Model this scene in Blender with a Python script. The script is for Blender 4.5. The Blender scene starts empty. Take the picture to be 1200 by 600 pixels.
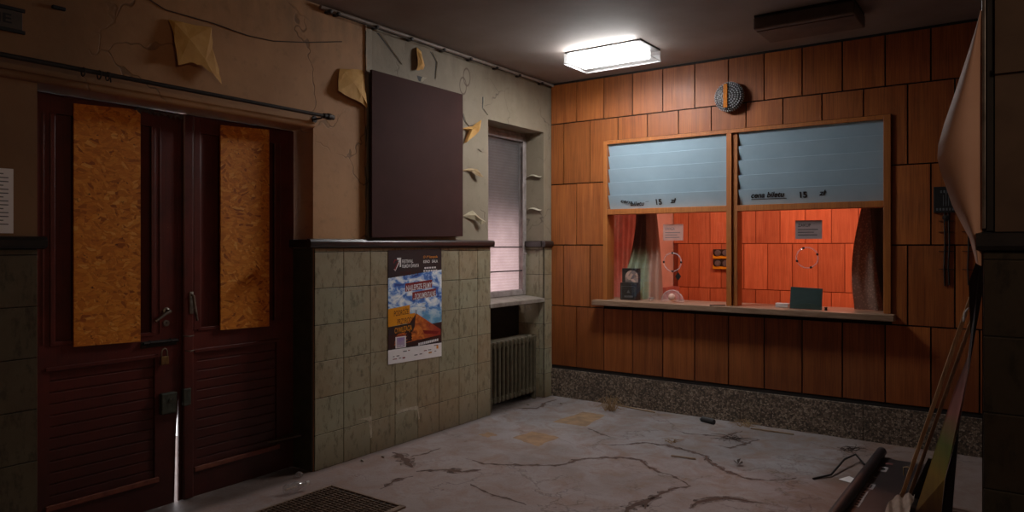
import bpy, bmesh, math, random
from mathutils import Vector, Matrix
random.seed(7)
R = random.Random(11)
SC = bpy.context.scene
COL = SC.collection

# ------------------------------------------------------------------ helpers
def lin(r, g, b):
    def f(c):
        c /= 255.0
        return c / 12.92 if c <= .04045 else ((c + .055) / 1.055) ** 2.4
    return (f(r), f(g), f(b), 1.0)

class G:
    """small node graph builder"""
    def __init__(s, name):
        s.m = bpy.data.materials.new(name); s.m.use_nodes = True
        s.nt = s.m.node_tree; s.n = s.nt.nodes; s.l = s.nt.links
        s.n.clear()
        s.out = s.n.new('ShaderNodeOutputMaterial')
        s.b = s.n.new('ShaderNodeBsdfPrincipled')
        s.l.new(s.b.outputs[0], s.out.inputs[0])
    def put(s, sock, v):
        if hasattr(v, 'is_output'): s.l.new(v, sock)
        elif v is not None: sock.default_value = v
    def set(s, **k):
        for a, v in k.items(): s.put(s.b.inputs[a.replace('_', ' ')], v)
        return s
    def pos(s): return s.n.new('ShaderNodeNewGeometry').outputs['Position']
    def obj(s): return s.n.new('ShaderNodeTexCoord').outputs['Object']
    def island(s): return s.n.new('ShaderNodeNewGeometry').outputs['Random Per Island']
    def xyz(s, v):
        x = s.n.new('ShaderNodeSeparateXYZ'); s.l.new(v, x.inputs[0]); return x.outputs
    def map(s, v, sc=(1, 1, 1), rot=(0, 0, 0), loc=(0, 0, 0)):
        x = s.n.new('ShaderNodeMapping'); s.l.new(v, x.inputs[0])
        s.put(x.inputs['Scale'], sc); s.put(x.inputs['Rotation'], rot); s.put(x.inputs['Location'], loc)
        return x.outputs[0]
    def vadd(s, a, b, op='ADD'):
        x = s.n.new('ShaderNodeVectorMath'); x.operation = op
        s.put(x.inputs[0], a); s.put(x.inputs[1], b); return x.outputs[0]
    def vscale(s, a, f):
        x = s.n.new('ShaderNodeVectorMath'); x.operation = 'SCALE'
        s.put(x.inputs[0], a); s.put(x.inputs['Scale'], f); return x.outputs[0]
    def noise(s, v, scale=5, detail=4, rough=.55, dist=0, color=False):
        x = s.n.new('ShaderNodeTexNoise'); s.l.new(v, x.inputs['Vector'])
        s.put(x.inputs['Scale'], scale); s.put(x.inputs['Detail'], detail)
        s.put(x.inputs['Roughness'], rough); s.put(x.inputs['Distortion'], dist)
        return x.outputs['Color' if color else 'Fac']
    def voro(s, v, scale=5, feature='F1', out='Distance', rand=1):
        x = s.n.new('ShaderNodeTexVoronoi'); x.feature = feature; s.l.new(v, x.inputs['Vector'])
        s.put(x.inputs['Scale'], scale); s.put(x.inputs['Randomness'], rand); return x.outputs[out]
    def ramp(s, f, pts, interp='LINEAR'):
        x = s.n.new('ShaderNodeValToRGB'); e = x.color_ramp.elements; x.color_ramp.interpolation = interp
        while len(e) < len(pts): e.new(.5)
        for el, (p, c) in zip(e, pts):
            el.position = p
            el.color = (c, c, c, 1) if isinstance(c, (int, float)) else c
        s.l.new(f, x.inputs[0]); return x.outputs[0]
    def mix(s, f, a, b, mode='MIX'):
        x = s.n.new('ShaderNodeMix'); x.data_type = 'RGBA'; x.blend_type = mode
        s.put(x.inputs[0], f); s.put(x.inputs[6], a); s.put(x.inputs[7], b); return x.outputs[2]
    def math(s, op, a, b=None, clamp=False):
        x = s.n.new('ShaderNodeMath'); x.operation = op; x.use_clamp = clamp
        s.put(x.inputs[0], a)
        if b is not None: s.put(x.inputs[1], b)
        return x.outputs[0]
    def step(s, f, a, b):
        return s.ramp(f, [(0, 0), (1, 1)]) if False else s._mr(f, a, b)
    def _mr(s, f, a, b):
        x = s.n.new('ShaderNodeMapRange'); x.interpolation_type = 'SMOOTHSTEP'
        s.put(x.inputs[0], f); s.put(x.inputs[1], a); s.put(x.inputs[2], b); return x.outputs[0]
    def bump(s, h, strength=.3, dist=.01):
        x = s.n.new('ShaderNodeBump'); s.put(x.inputs['Strength'], strength); s.put(x.inputs['Distance'], dist)
        s.l.new(h, x.inputs['Height']); s.l.new(x.outputs[0], s.b.inputs['Normal']); return s

def basic(name, c1, c2=None, scale=8, rough=.6, metal=0, spec=.4, bump=.1, stretch=(1, 1, 1), detail=5, bd=.004, pos=True):
    g = G(name); c2 = c2 or tuple(x * .7 for x in c1[:3]) + (1,)
    v = g.map(g.pos() if pos else g.obj(), stretch)
    f = g.noise(v, scale, detail, .6)
    g.set(Base_Color=g.mix(g.ramp(f, [(.3, 0), (.7, 1)]), c1, c2), Roughness=rough, Metallic=metal)
    g.b.inputs['Specular IOR Level'].default_value = spec
    if bump: g.bump(f, bump, bd)
    return g.m

def wpos(o):
    p = Vector((0, 0, 0))
    while o is not None:
        p += o.location; o = o.parent
    return p

def tag(o, label=None, cat=None, group=None, kind=None):
    if label: o['label'] = label
    if cat: o['category'] = cat
    if group: o['group'] = group
    if kind: o['kind'] = kind
    return o

def empty(name, loc, label, cat, group=None):
    o = bpy.data.objects.new(name, None); COL.objects.link(o); o.location = loc
    o.empty_display_size = .05
    return tag(o, label, cat, group)

def obj(name, bm, mats, parent=None, smooth=False):
    """links a bmesh built in world coordinates as one object; origin at its base"""
    bm.normal_update()
    me = bpy.data.meshes.new(name)
    lo = Vector((1e9,) * 3); hi = Vector((-1e9,) * 3)
    for v in bm.verts:
        for i in range(3):
            lo[i] = min(lo[i], v.co[i]); hi[i] = max(hi[i], v.co[i])
    org = Vector(((lo.x + hi.x) / 2, (lo.y + hi.y) / 2, lo.z))
    for v in bm.verts: v.co -= org
    if smooth:
        for f in bm.faces: f.smooth = True
    bm.to_mesh(me); bm.free()
    for m in (mats if isinstance(mats, (list, tuple)) else [mats]): me.materials.append(m)
    o = bpy.data.objects.new(name, me); COL.objects.link(o)
    if smooth:
        try: me.set_sharp_from_angle(angle=math.radians(40))
        except Exception: pass
    o.parent = parent
    o.location = org - (wpos(parent) if parent else Vector((0, 0, 0)))
    return o

def struct(name, bm, mats, parent=None, **k):
    o = obj(name, bm, mats, parent, **k)
    if not parent: o['kind'] = 'structure'
    return o

def B(): return bmesh.new()

def box(bm, x0, x1, y0, y1, z0, z1, mi=0, bev=0):
    x0, x1 = min(x0, x1), max(x0, x1); y0, y1 = min(y0, y1), max(y0, y1); z0, z1 = min(z0, z1), max(z0, z1)
    vs = [bm.verts.new((x, y, z)) for z in (z0, z1) for y in (y0, y1) for x in (x0, x1)]
    fs = []
    for q in ((0, 2, 3, 1), (4, 5, 7, 6), (0, 1, 5, 4), (2, 6, 7, 3), (0, 4, 6, 2), (1, 3, 7, 5)):
        f = bm.faces.new([vs[i] for i in q]); f.material_index = mi; fs.append(f)
    if bev:
        es = set(e for f in fs for e in f.edges)
        r = bmesh.ops.bevel(bm, geom=list(es), offset=bev, segments=2, affect='EDGES', profile=.5)
        for f in r['faces']: f.material_index = mi
    return bm

def prism(bm, pts, d, mi=0, bev=0):
    """polygon (list of 3-D points) extruded by vector d"""
    d = Vector(d); a = [bm.verts.new(p) for p in pts]; b = [bm.verts.new(Vector(p) + d) for p in pts]
    n = len(pts); fs = [bm.faces.new(a[::-1]), bm.faces.new(b)]
    for i in range(n): fs.append(bm.faces.new((a[i], a[(i + 1) % n], b[(i + 1) % n], b[i])))
    for f in fs: f.material_index = mi
    if bev:
        r = bmesh.ops.bevel(bm, geom=list(set(e for f in fs for e in f.edges)), offset=bev, segments=2, affect='EDGES', profile=.5)
        for f in r['faces']: f.material_index = mi
    bmesh.ops.recalc_face_normals(bm, faces=[f for f in bm.faces])
    return bm

def poly(bm, pts, mi=0):
    f = bm.faces.new([bm.verts.new(p) for p in pts]); f.material_index = mi; return bm

def tube(bm, pts, r, seg=8, mi=0, caps=True):
    pts = [Vector(p) for p in pts]; n = len(pts)
    rs = r if isinstance(r, (list, tuple)) else [r] * n
    up = None; rings = []
    for i, p in enumerate(pts):
        t = (pts[min(i + 1, n - 1)] - pts[max(i - 1, 0)]).normalized()
        if up is None:
            up = Vector((0, 0, 1)) if abs(t.z) < .9 else Vector((1, 0, 0))
        a = t.cross(up)
        if a.length < 1e-5: a = t.orthogonal()
        a.normalize(); up = a.cross(t).normalized()
        rings.append([bm.verts.new(p + (a * math.cos(k * 2 * math.pi / seg) + up * math.sin(k * 2 * math.pi / seg)) * rs[i]) for k in range(seg)])
    for i in range(n - 1):
        for k in range(seg):
            f = bm.faces.new((rings[i][k], rings[i][(k + 1) % seg], rings[i + 1][(k + 1) % seg], rings[i + 1][k])); f.material_index = mi
    if caps:
        for rg in (rings[0][::-1], rings[-1]):
            f = bm.faces.new(rg); f.material_index = mi
    bmesh.ops.recalc_face_normals(bm, faces=[f for f in bm.faces])
    return bm

def lathe(bm, prof, c, ax=(0, 0, 1), seg=24, mi=0):
    """profile [(r, h)] spun about axis ax through c"""
    ax = Vector(ax).normalized(); a = ax.orthogonal().normalized(); b = ax.cross(a); c = Vector(c)
    rings = []
    for r, h in prof:
        rings.append([bm.verts.new(c + ax * h + (a * math.cos(k * 2 * math.pi / seg) + b * math.sin(k * 2 * math.pi / seg)) * max(r, 1e-4)) for k in range(seg)])
    for i in range(len(rings) - 1):
        for k in range(seg):
            f = bm.faces.new((rings[i][k], rings[i][(k + 1) % seg], rings[i + 1][(k + 1) % seg], rings[i + 1][k])); f.material_index = mi
    bm.faces.new(rings[0][::-1]).material_index = mi; bm.faces.new(rings[-1]).material_index = mi
    bmesh.ops.recalc_face_normals(bm, faces=[f for f in bm.faces])
    return bm

def sphere(bm, c, r, sub=1, mi=0, sc=(1, 1, 1)):
    x = bmesh.ops.create_icosphere(bm, subdivisions=sub, radius=1, matrix=Matrix.Translation(c) @ Matrix.Diagonal((r * sc[0], r * sc[1], r * sc[2], 1)))
    for v in x['verts']:
        for f in v.link_faces: f.material_index = mi
    return bm

def sheet(bm, fn, nu, nv, mi=0):
    g = [[bm.verts.new(fn(i / nu, j / nv)) for j in range(nv + 1)] for i in range(nu + 1)]
    for i in range(nu):
        for j in range(nv):
            f = bm.faces.new((g[i][j], g[i + 1][j], g[i + 1][j + 1], g[i][j + 1])); f.material_index = mi; f.smooth = True
    return bm

def text(bm, s, org, rx, uz, w=None, h=.05, mi=0, bold=0.0, shear=0.0, align='LEFT'):
    """flat lettering: baseline origin, unit right and up vectors, width w (fits) and cap height h"""
    cu = bpy.data.curves.new('t', 'FONT'); cu.body = s; cu.size = 1; cu.offset = bold; cu.shear = shear
    o = bpy.data.objects.new('t', cu); COL.objects.link(o)
    dg = bpy.context.evaluated_depsgraph_get(); dg.update()
    me = o.evaluated_get(dg).to_mesh()
    xs = [v.co.x for v in me.vertices]; 
    org = Vector(org); rx = Vector(rx).normalized(); uz = Vector(uz).normalized()
    x0, x1 = min(xs), max(xs); sy = h / .70; sx = (w / (x1 - x0)) if w else sy
    vs = [bm.verts.new(org + rx * ((v.co.x - x0) * sx) + uz * (v.co.y * sy)) for v in me.vertices]
    for p in me.polygons:
        try:
            f = bm.faces.new([vs[i] for i in p.vertices]); f.material_index = mi
        except ValueError: pass
    bpy.data.objects.remove(o); bpy.data.curves.remove(cu)
    return bm

def copy_tree(o, parent=None):
    c = o.copy(); COL.objects.link(c); c.parent = parent
    for ch in list(o.children): copy_tree(ch, c)
    return c

# ------------------------------------------------------------------ materials
def m_wood(name, c_hi, c_lo, c_dk, rough=.38, sc=1.0):
    g = G(name); r = g.island()
    v = g.vadd(g.pos(), g.vscale(g.vadd((1, 1, 1), r, 'MULTIPLY'), 17.0))
    n1 = g.noise(g.map(v, (9 * sc, 9 * sc, .7)), 2.2, 6, .6, .6)
    n2 = g.noise(g.map(v, (90 * sc, 90 * sc, 2.0)), 1.6, 3, .5)
    n3 = g.noise(g.map(g.pos(), (1, 1, 1)), 3.0, 4, .6)
    c = g.mix(g.ramp(n1, [(.32, 0), (.68, 1)]), c_hi, c_lo)
    c = g.mix(g.math('MULTIPLY', g.ramp(n2, [(.45, 0), (.75, 1)]), .55), c, c_dk)
    c = g.mix(g.math('MULTIPLY', g.ramp(n3, [(.5, 0), (.8, 1)]), .35), c, c_dk)
    low = g._mr(g.math('ADD', g.xyz(g.pos())[2], g.math('MULTIPLY', n3, .4)), 1.15, .55)  # lower wood darkened in colour to stand in for shade
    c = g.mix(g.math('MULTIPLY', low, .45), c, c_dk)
    hsv = g.n.new('ShaderNodeHueSaturation')
    g.put(hsv.inputs['Value'], g.math('ADD', g.math('MULTIPLY', r, .38), .80)); g.put(hsv.inputs['Color'], c)
    g.set(Base_Color=hsv.outputs[0], Roughness=g.ramp(n3, [(.3, rough), (.8, rough + .2)]))
    g.b.inputs['Specular IOR Level'].default_value = .35
    g.bump(n2, .12, .002)
    return g.m

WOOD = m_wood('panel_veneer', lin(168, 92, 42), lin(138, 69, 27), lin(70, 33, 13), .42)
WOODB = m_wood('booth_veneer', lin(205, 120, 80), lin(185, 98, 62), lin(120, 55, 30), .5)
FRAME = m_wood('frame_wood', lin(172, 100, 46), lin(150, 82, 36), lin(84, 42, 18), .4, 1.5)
SILLW = basic('sill_wood', lin(150, 122, 100), lin(118, 88, 66), 9, .45, stretch=(1, 8, 8))
GROOVE = basic('groove_black', lin(26, 16, 10), lin(16, 10, 8), 10, .8)

def m_plaster():
    g = G('old_plaster'); p = g.pos(); s = g.xyz(p)
    n = g.noise(p, 1.6, 5, .6); nf = g.noise(p, 14, 5, .65); ne = g.noise(p, 7, 4, .6)
    tan = g.mix(g.ramp(n, [(.3, 0), (.72, 1)]), lin(190, 140, 96), lin(156, 110, 72))
    wht = g.mix(g.ramp(n, [(.3, 0), (.75, 1)]), lin(138, 126, 106), lin(114, 100, 80))
    edge = g.math('ADD', s[1], g.math('MULTIPLY', g.math('SUBTRACT', ne, .5), .05))
    c = g.mix(g._mr(edge, -2.505, -2.50), tan, wht)
    # stripped ragged area over the door, widened to paint in the dimmer light
    old_dim = g.math('ADD', s[1], g.math('MULTIPLY', g.math('SUBTRACT', ne, .5), .35))
    c = g.mix(g.math('MULTIPLY', g._mr(old_dim, -3.9, -4.5), .7), c, lin(84, 62, 44))
    # grime: speckle and streaks, heavier by the ceiling
    c = g.mix(g.math('MULTIPLY', g.ramp(nf, [(.56, 0), (.72, 1)]), .30), c, lin(84, 70, 52))
    top = g.math('MULTIPLY', g._mr(s[2], 2.6, 3.12), g.ramp(g.noise(g.map(p, (1, 3, 1)), 3, 4, .6), [(.35, 0), (.7, .6)]))
    c = g.mix(top, c, lin(96, 82, 64))
    # rusty ring marks
    for (cy, cz, r) in ((-1.345, 2.935, .045), (-1.395, 2.852, .043)):
        dy = g.math('SUBTRACT', s[1], cy); dz = g.math('MULTIPLY', g.math('SUBTRACT', s[2], cz), .62)
        d = g.math('SQRT', g.math('ADD', g.math('MULTIPLY', dy, dy), g.math('MULTIPLY', dz, dz)))
        d = g.math('ABSOLUTE', g.math('SUBTRACT', d, r))
        c = g.mix(g.math('MULTIPLY', g._mr(d, .008, .002), .75), c, lin(70, 50, 34))
    # fine hairline cracks
    w = g.vadd(p, g.vscale(g.noise(p, 3, 3, .6, color=True), .35))
    cr = g.voro(w, 1.5, 'DISTANCE_TO_EDGE')
    ck = g.math('MULTIPLY', g._mr(cr, .010, .002), g.ramp(g.noise(p, 1.3, 2), [(.5, 0), (.6, 1)]))
    c = g.mix(g.math('MULTIPLY', ck, .55), c, lin(60, 48, 36))
    g.set(Base_Color=c, Roughness=.72)
    g.b.inputs['Specular IOR Level'].default_value = .35
    g.bump(g.math('ADD', g.math('MULTIPLY', n, .6), g.math('SUBTRACT', g.math('MULTIPLY', nf, .12), g.math('MULTIPLY', ck, .3))), .5, .02)
    return g.m
PLASTER = m_plaster()

def m_tile(name, dark=1.0):
    g = G(name); p = g.pos(); r = g.island()
    v = g.vadd(p, g.vscale(g.vadd((1, 1, 1), r, 'MULTIPLY'), 9.0))
    n = g.noise(v, 5, 6, .68, .5); n2 = g.noise(g.map(v, (1, 1, .45)), 22, 5, .7); n3 = g.noise(p, 2, 4, .6)
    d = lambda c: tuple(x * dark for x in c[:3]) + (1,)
    c = g.mix(g.ramp(n, [(.32, 0), (.66, 1)]), d(lin(158, 146, 120)), d(lin(132, 112, 82)))
    c = g.mix(g.ramp(r, [(0, 0), (1, .6)]), c, d(lin(140, 144, 120)))
    c = g.mix(g.math('MULTIPLY', g.ramp(n2, [(.52, 0), (.65, 1)]), .7), c, d(lin(66, 62, 42)))
    c = g.mix(g.math('MULTIPLY', g.ramp(n3, [(.4, 0), (.7, 1)]), .4), c, d(lin(124, 98, 68)))
    s = g.xyz(p)
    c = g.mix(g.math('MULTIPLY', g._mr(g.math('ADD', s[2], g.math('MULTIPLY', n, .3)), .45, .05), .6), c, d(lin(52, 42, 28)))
    g.set(Base_Color=c, Roughness=g.ramp(n, [(.3, .32), (.7, .55)]))
    g.b.inputs['Specular IOR Level'].default_value = .4
    g.bump(n, .25, .004)
    return g.m
TILE = m_tile('glazed_tile')
GROUT = basic('tile_grout', lin(48, 42, 30), lin(34, 30, 22), 20, .9)

def m_ceiling():
    g = G('ceiling_paint'); p = g.pos()
    n = g.noise(p, 1.1, 5, .6); nf = g.noise(p, 40, 3, .6)
    c = g.mix(g.ramp(n, [(.3, 0), (.7, 1)]), lin(150, 138, 130), lin(126, 112, 104))
    g.set(Base_Color=c, Roughness=.8); g.bump(g.math('ADD', n, g.math('MULTIPLY', nf, .1)), .25, .01)
    return g.m
CEIL = m_ceiling()

def m_floor():
    g = G('worn_concrete'); p = g.pos(); s = g.xyz(p)
    n = g.noise(p, 1.3, 7, .62, .4); n2 = g.noise(p, 5, 6, .66, .8); nf = g.noise(p, 60, 3, .7)
    c = g.mix(g.ramp(n, [(.36, 0), (.64, 1)]), lin(146, 140, 141), lin(116, 109, 108))
    br = g.math('MULTIPLY', g.ramp(n2, [(.44, 0), (.64, 1)]), .55)
    c = g.mix(br, c, lin(124, 92, 72))
    near = g._mr(g.math('ADD', s[1], g.math('MULTIPLY', n2, .8)), -.7, -2.6)
    c = g.mix(g.math('MULTIPLY', near, .45), c, lin(150, 120, 108))
    c = g.mix(g.math('MULTIPLY', g.ramp(nf, [(.52, 0), (.7, 1)]), .3), c, lin(66, 58, 54))
    # darker strip at the wall foot, browner floor by the banner
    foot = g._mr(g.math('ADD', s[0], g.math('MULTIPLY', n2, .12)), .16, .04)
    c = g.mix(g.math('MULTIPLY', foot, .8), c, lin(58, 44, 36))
    st = g.math('MULTIPLY', g._mr(g.math('ADD', s[0], g.math('MULTIPLY', n2, .5)), 2.85, 3.15), .55)
    c = g.mix(st, c, lin(98, 66, 46))
    # hairline cracks
    w = g.vadd(p, g.vscale(g.noise(p, 2.2, 5, .65, color=True), .8))
    cr = g.voro(w, .95, 'DISTANCE_TO_EDGE')
    ck = g.math('MULTIPLY', g._mr(cr, .014, .003), g.ramp(g.noise(p, 1.0, 3), [(.46, 0), (.56, 1)]))
    c = g.mix(g.math('MULTIPLY', ck, .4), c, lin(60, 42, 34))
    dots = g.voro(p, 26, 'F1'); dm = g.math('MULTIPLY', g._mr(dots, .10, .04), g.ramp(g.noise(p, 2.5, 2), [(.55, 0), (.68, 1)]))
    c = g.mix(g.math('MULTIPLY', dm, .6), c, lin(50, 40, 36))
    g.set(Base_Color=c, Roughness=g.ramp(n2, [(.3, .5), (.7, .8)]))
    g.b.inputs['Specular IOR Level'].default_value = .3
    g.bump(g.math('SUBTRACT', g.math('ADD', g.math('MULTIPLY', n, .7), g.math('MULTIPLY', nf, .08)), g.math('MULTIPLY', ck, .5)), .45, .02)
    return g.m
FLOOR = m_floor()
CRACK = basic('floor_crack', lin(62, 42, 34), lin(84, 62, 52), 18, .9)
PATCH = basic('bare_ochre_patch', lin(160, 126, 92), lin(112, 88, 66), 9, .85)

def m_terrazzo():
    g = G('terrazzo'); p = g.pos()
    col = g.voro(p, 75, 'F1', 'Color'); v = g.xyz(col)[0]
    n = g.noise(p, 3, 4, .6)
    c = g.ramp(v, [(0, lin(52, 42, 34)), (.35, lin(92, 76, 62)), (.65, lin(128, 108, 90)), (1, lin(164, 146, 128))])
    e = g.voro(p, 75, 'DISTANCE_TO_EDGE')
    c = g.mix(g._mr(e, .08, .02), c, lin(48, 40, 34))
    c = g.mix(g.math('MULTIPLY', g.ramp(n, [(.4, 0), (.75, 1)]), .5), c, lin(50, 44, 38))
    g.set(Base_Color=c, Roughness=.6); g.bump(v, .4, .004)
    return g.m
TERR = m_terrazzo()

def m_door():
    g = G('oxblood_paint'); p = g.pos()
    n = g.noise(p, 6, 5, .6); nf = g.noise(g.map(p, (1, 30, 1.5)), 3, 4, .6); ch = g.noise(p, 45, 4, .7)
    c = g.mix(g.ramp(n, [(.3, 0), (.7, 1)]), lin(98, 38, 28), lin(74, 30, 23))
    c = g.mix(g.math('MULTIPLY', g.ramp(nf, [(.5, 0), (.7, 1)]), .3), c, lin(48, 22, 18))
    lowdim = g._mr(g.math('ADD', g.xyz(p)[2], g.math('MULTIPLY', n, .5)), 1.25, .45)  # lower door darkened in colour for the dimmer light there
    c = g.mix(g.math('MULTIPLY', lowdim, .62), c, lin(34, 20, 17))
    c = g.mix(g.ramp(ch, [(.715, 0), (.74, .8)]), c, lin(150, 110, 84))
    g.set(Base_Color=c, Roughness=.42); g.b.inputs['Specular IOR Level'].default_value = .4
    g.bump(g.math('ADD', n, g.math('MULTIPLY', nf, .3)), .18, .004)
    return g.m
DOOR = m_door()

def m_osb():
    g = G('strand_board'); p = g.pos()
    out = []
    for k, (sc, rx) in enumerate((((1, 20, 66), .25), ((1, 18, 62), -.5), ((1, 26, 76), 1.0), ((1, 17, 60), .05))):
        w = g.vadd(g.map(p, (1, 1, 1), (rx, 0, 0), (k * 3.1, k * 1.7, k * .9)), g.vscale(g.noise(p, 6, 3, .6, color=True), .05))
        out.append(g.xyz(g.voro(g.map(w, sc), 1.0, 'F1', 'Color'))[0])
    m1 = g.noise(p, 13, 2, .5); m2 = g.noise(g.map(p, loc=(5, 5, 5)), 11, 2, .5)
    a = g.mix(g.ramp(m1, [(.49, 0), (.51, 1)]), out[0], out[1]); b = g.mix(g.ramp(m1, [(.47, 0), (.49, 1)]), out[2], out[3])
    f = g.mix(g.ramp(m2, [(.49, 0), (.51, 1)]), a, b)
    fi = g.noise(g.map(p, (1, 20, 90)), 2, 3, .6)
    c = g.ramp(f, [(0, lin(146, 72, 14)), (.10, lin(196, 106, 24)), (.5, lin(214, 122, 32)), (.9, lin(224, 136, 42)), (1, lin(236, 160, 70))])
    c = g.mix(g.math('MULTIPLY', g.ramp(fi, [(.5, 0), (.75, 1)]), .4), c, lin(112, 62, 22))
    dk = g.noise(p, 30, 3, .6); c = g.mix(g.ramp(dk, [(.66, 0), (.72, .8)]), c, lin(60, 34, 14))
    g.set(Base_Color=c, Roughness=.6); g.b.inputs['Specular IOR Level'].default_value = .3
    g.bump(g.mix(.5, f, fi), .35, .003)
    return g.m
OSB = m_osb()

BLACK = basic('black_plastic', lin(34, 32, 32), lin(24, 22, 22), 20, .5)
INK = basic('black_ink', lin(20, 20, 24), lin(16, 16, 18), 20, .7)
STEEL = basic('dull_steel', lin(150, 142, 130), lin(90, 80, 70), 25, .45, .8)
BRASS = basic('aged_brass', lin(140, 108, 66), lin(90, 66, 40), 30, .5, .7)
LOCKM = basic('green_grey_lock', lin(80, 86, 76), lin(52, 56, 50), 30, .5, .4)
IRON = basic('dark_iron', lin(52, 46, 42), lin(34, 30, 28), 25, .55, .5)
RAIL = basic('rail_paint', lin(34, 28, 26), lin(24, 20, 18), 14, .3, spec=.7)
BOARD = basic('aubergine_board', lin(60, 34, 31), lin(52, 30, 27), 5, .8, spec=.12, bump=.05)
BOARDE = basic('board_edge', lin(40, 28, 28), lin(30, 22, 22), 8, .6)
PAPERB = basic('paper_backing', lin(212, 160, 84), lin(182, 128, 60), 9, .75)
PAPERW = basic('paint_skin', lin(182, 172, 150), lin(150, 138, 114), 9, .75)
PAPER = basic('white_paper', lin(236, 230, 228), lin(222, 214, 212), 6, .8, bump=.03)
GREYTX = basic('grey_print', lin(96, 92, 96), lin(80, 76, 80), 20, .8)
WINFR = basic('window_paint', lin(164, 152, 148), lin(120, 108, 104), 14, .55)
RADI = basic('radiator_paint', lin(84, 76, 58), lin(60, 52, 38), 18, .55)
SILLS = basic('sill_stone', lin(150, 140, 128), lin(108, 98, 88), 14, .6)
GLASSW = basic('louvre_frost', lin(162, 188, 203), lin(150, 176, 192), 4, .32, spec=.5, bump=.02)
CARD = basic('green_card', lin(44, 62, 60), lin(34, 50, 48), 10, .5)
CURTP = basic('rose_sheer', lin(178, 110, 100), lin(150, 84, 78), 10, .85)
BOOTHP = basic('booth_plaster', lin(214, 176, 160), lin(196, 156, 140), 4, .8)
TANW = basic('raw_batten', lin(236, 196, 150), lin(200, 160, 116), 12, .7, stretch=(3, 3, .5))
DKW = basic('dark_plank', lin(78, 60, 46), lin(52, 40, 32), 12, .7)
STRAW = basic('dry_straw', lin(160, 130, 92), lin(120, 92, 62), 20, .8)
TWIG = basic('dark_twig', lin(62, 44, 36), lin(44, 32, 28), 20, .8)
WHITE = basic('white_plastic', lin(226, 220, 216), lin(206, 200, 196), 10, .5)
YEL = basic('yellow_plastic', lin(235, 170, 30), lin(214, 150, 24), 10, .45)
AMBER = basic('amber_strip', lin(206, 116, 4), lin(150, 76, 2), 30, .6, spec=.2, pos=False)
GREYM = basic('knob_grey', lin(120, 124, 128), lin(90, 94, 98), 20, .4, .5)
BANNER = basic('black_vinyl', lin(44, 36, 36), lin(30, 24, 26), 7, .5)
BANP = basic('banner_print', lin(160, 152, 152), lin(120, 112, 112), 30, .7)
DIRTYP = basic('dirty_diffuser', lin(104, 84, 72), lin(80, 64, 54), 6, .5, pos=False)

def m_curtain():
    g = G('green_brown_curtain'); p = g.pos(); s = g.xyz(p)
    n = g.noise(g.map(p, (1, 1, .5)), 4, 3, .6)
    c = g.mix(g._mr(g.math('ADD', s[2], g.math('MULTIPLY', n, .35)), 1.52, 1.72), lin(150, 170, 138), lin(96, 70, 56))  # brown upper part also paints in the shade under the louvres
    c = g.mix(g._mr(g.math('ADD', s[0], g.math('MULTIPLY', n, .05)), .945, .985), c, lin(186, 146, 128))
    g.set(Base_Color=c, Roughness=.85); g.bump(g.noise(p, 180, 2), .2, .001); return g.m
CURTG = m_curtain()
def m_lace():
    g = G('grey_lace'); p = g.pos(); v = g.voro(p, 60, 'F1'); n = g.noise(p, 5, 3)
    c = g.mix(g._mr(v, .2, .5), lin(150, 122, 106), lin(112, 90, 78))
    g.set(Base_Color=c, Roughness=.9); g.bump(v, .4, .003); return g.m
LACE = m_lace()
def cloth(m, f):
    g = m.node_tree; b = [n for n in g.nodes if n.type == 'BSDF_PRINCIPLED'][0]; o = [n for n in g.nodes if n.type == 'OUTPUT_MATERIAL'][0]
    t = g.nodes.new('ShaderNodeBsdfTranslucent'); mx = g.nodes.new('ShaderNodeMixShader'); mx.inputs[0].default_value = f
    if b.inputs['Base Color'].links: g.links.new(b.inputs['Base Color'].links[0].from_socket, t.inputs[0])
    g.links.new(b.outputs[0], mx.inputs[1]); g.links.new(t.outputs[0], mx.inputs[2]); g.links.new(mx.outputs[0], o.inputs[0])
CURTR = basic('rose_curtain', lin(226, 160, 148), lin(200, 128, 118), 10, .85)
cloth(CURTR, .65); cloth(CURTG, .12); cloth(LACE, .1)
CURTD = basic('dark_drape', lin(86, 72, 58), lin(62, 52, 42), 8, .9)

def m_glass(name, tint=(1, 1, 1, 1), gl=.08, rough=.02, diff=None, dfac=0):
    g = G(name); g.n.remove(g.b)
    t = g.n.new('ShaderNodeBsdfTransparent'); t.inputs[0].default_value = tint
    s = g.n.new('ShaderNodeBsdfGlossy'); s.inputs['Roughness'].default_value = rough
    nz = g.noise(g.pos(), 6, 2)
    mx = g.n.new('ShaderNodeMixShader'); g.put(mx.inputs[0], g.math('MULTIPLY', g.math('ADD', nz, .5), gl))
    g.l.new(t.outputs[0], mx.inputs[1]); g.l.new(s.outputs[0], mx.inputs[2])
    last = mx.outputs[0]
    if dfac:
        d = g.n.new('ShaderNodeBsdfTranslucent' if diff == 'T' else 'ShaderNodeBsdfDiffuse')
        d.inputs[0].default_value = (.85, .85, .85, 1)
        m2 = g.n.new('ShaderNodeMixShader'); m2.inputs[0].default_value = dfac
        g.l.new(last, m2.inputs[1]); g.l.new(d.outputs[0], m2.inputs[2]); last = m2.outputs[0]
    g.l.new(last, g.out.inputs[0]); return g.m
PANE = m_glass('booth_pane', (1, .985, .98, 1), .05)
ETCH = m_glass('etched_glass', (1, .96, .95, 1), .08, .1, 'D', .2)
CLEAR = m_glass('clear_plastic', (.95, .95, .95, 1), .3, .08, 'D', .08)
ACRYL = m_glass('acrylic_shell', (.97, .98, 1, 1), .06, .1, 'D', .10)

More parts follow.
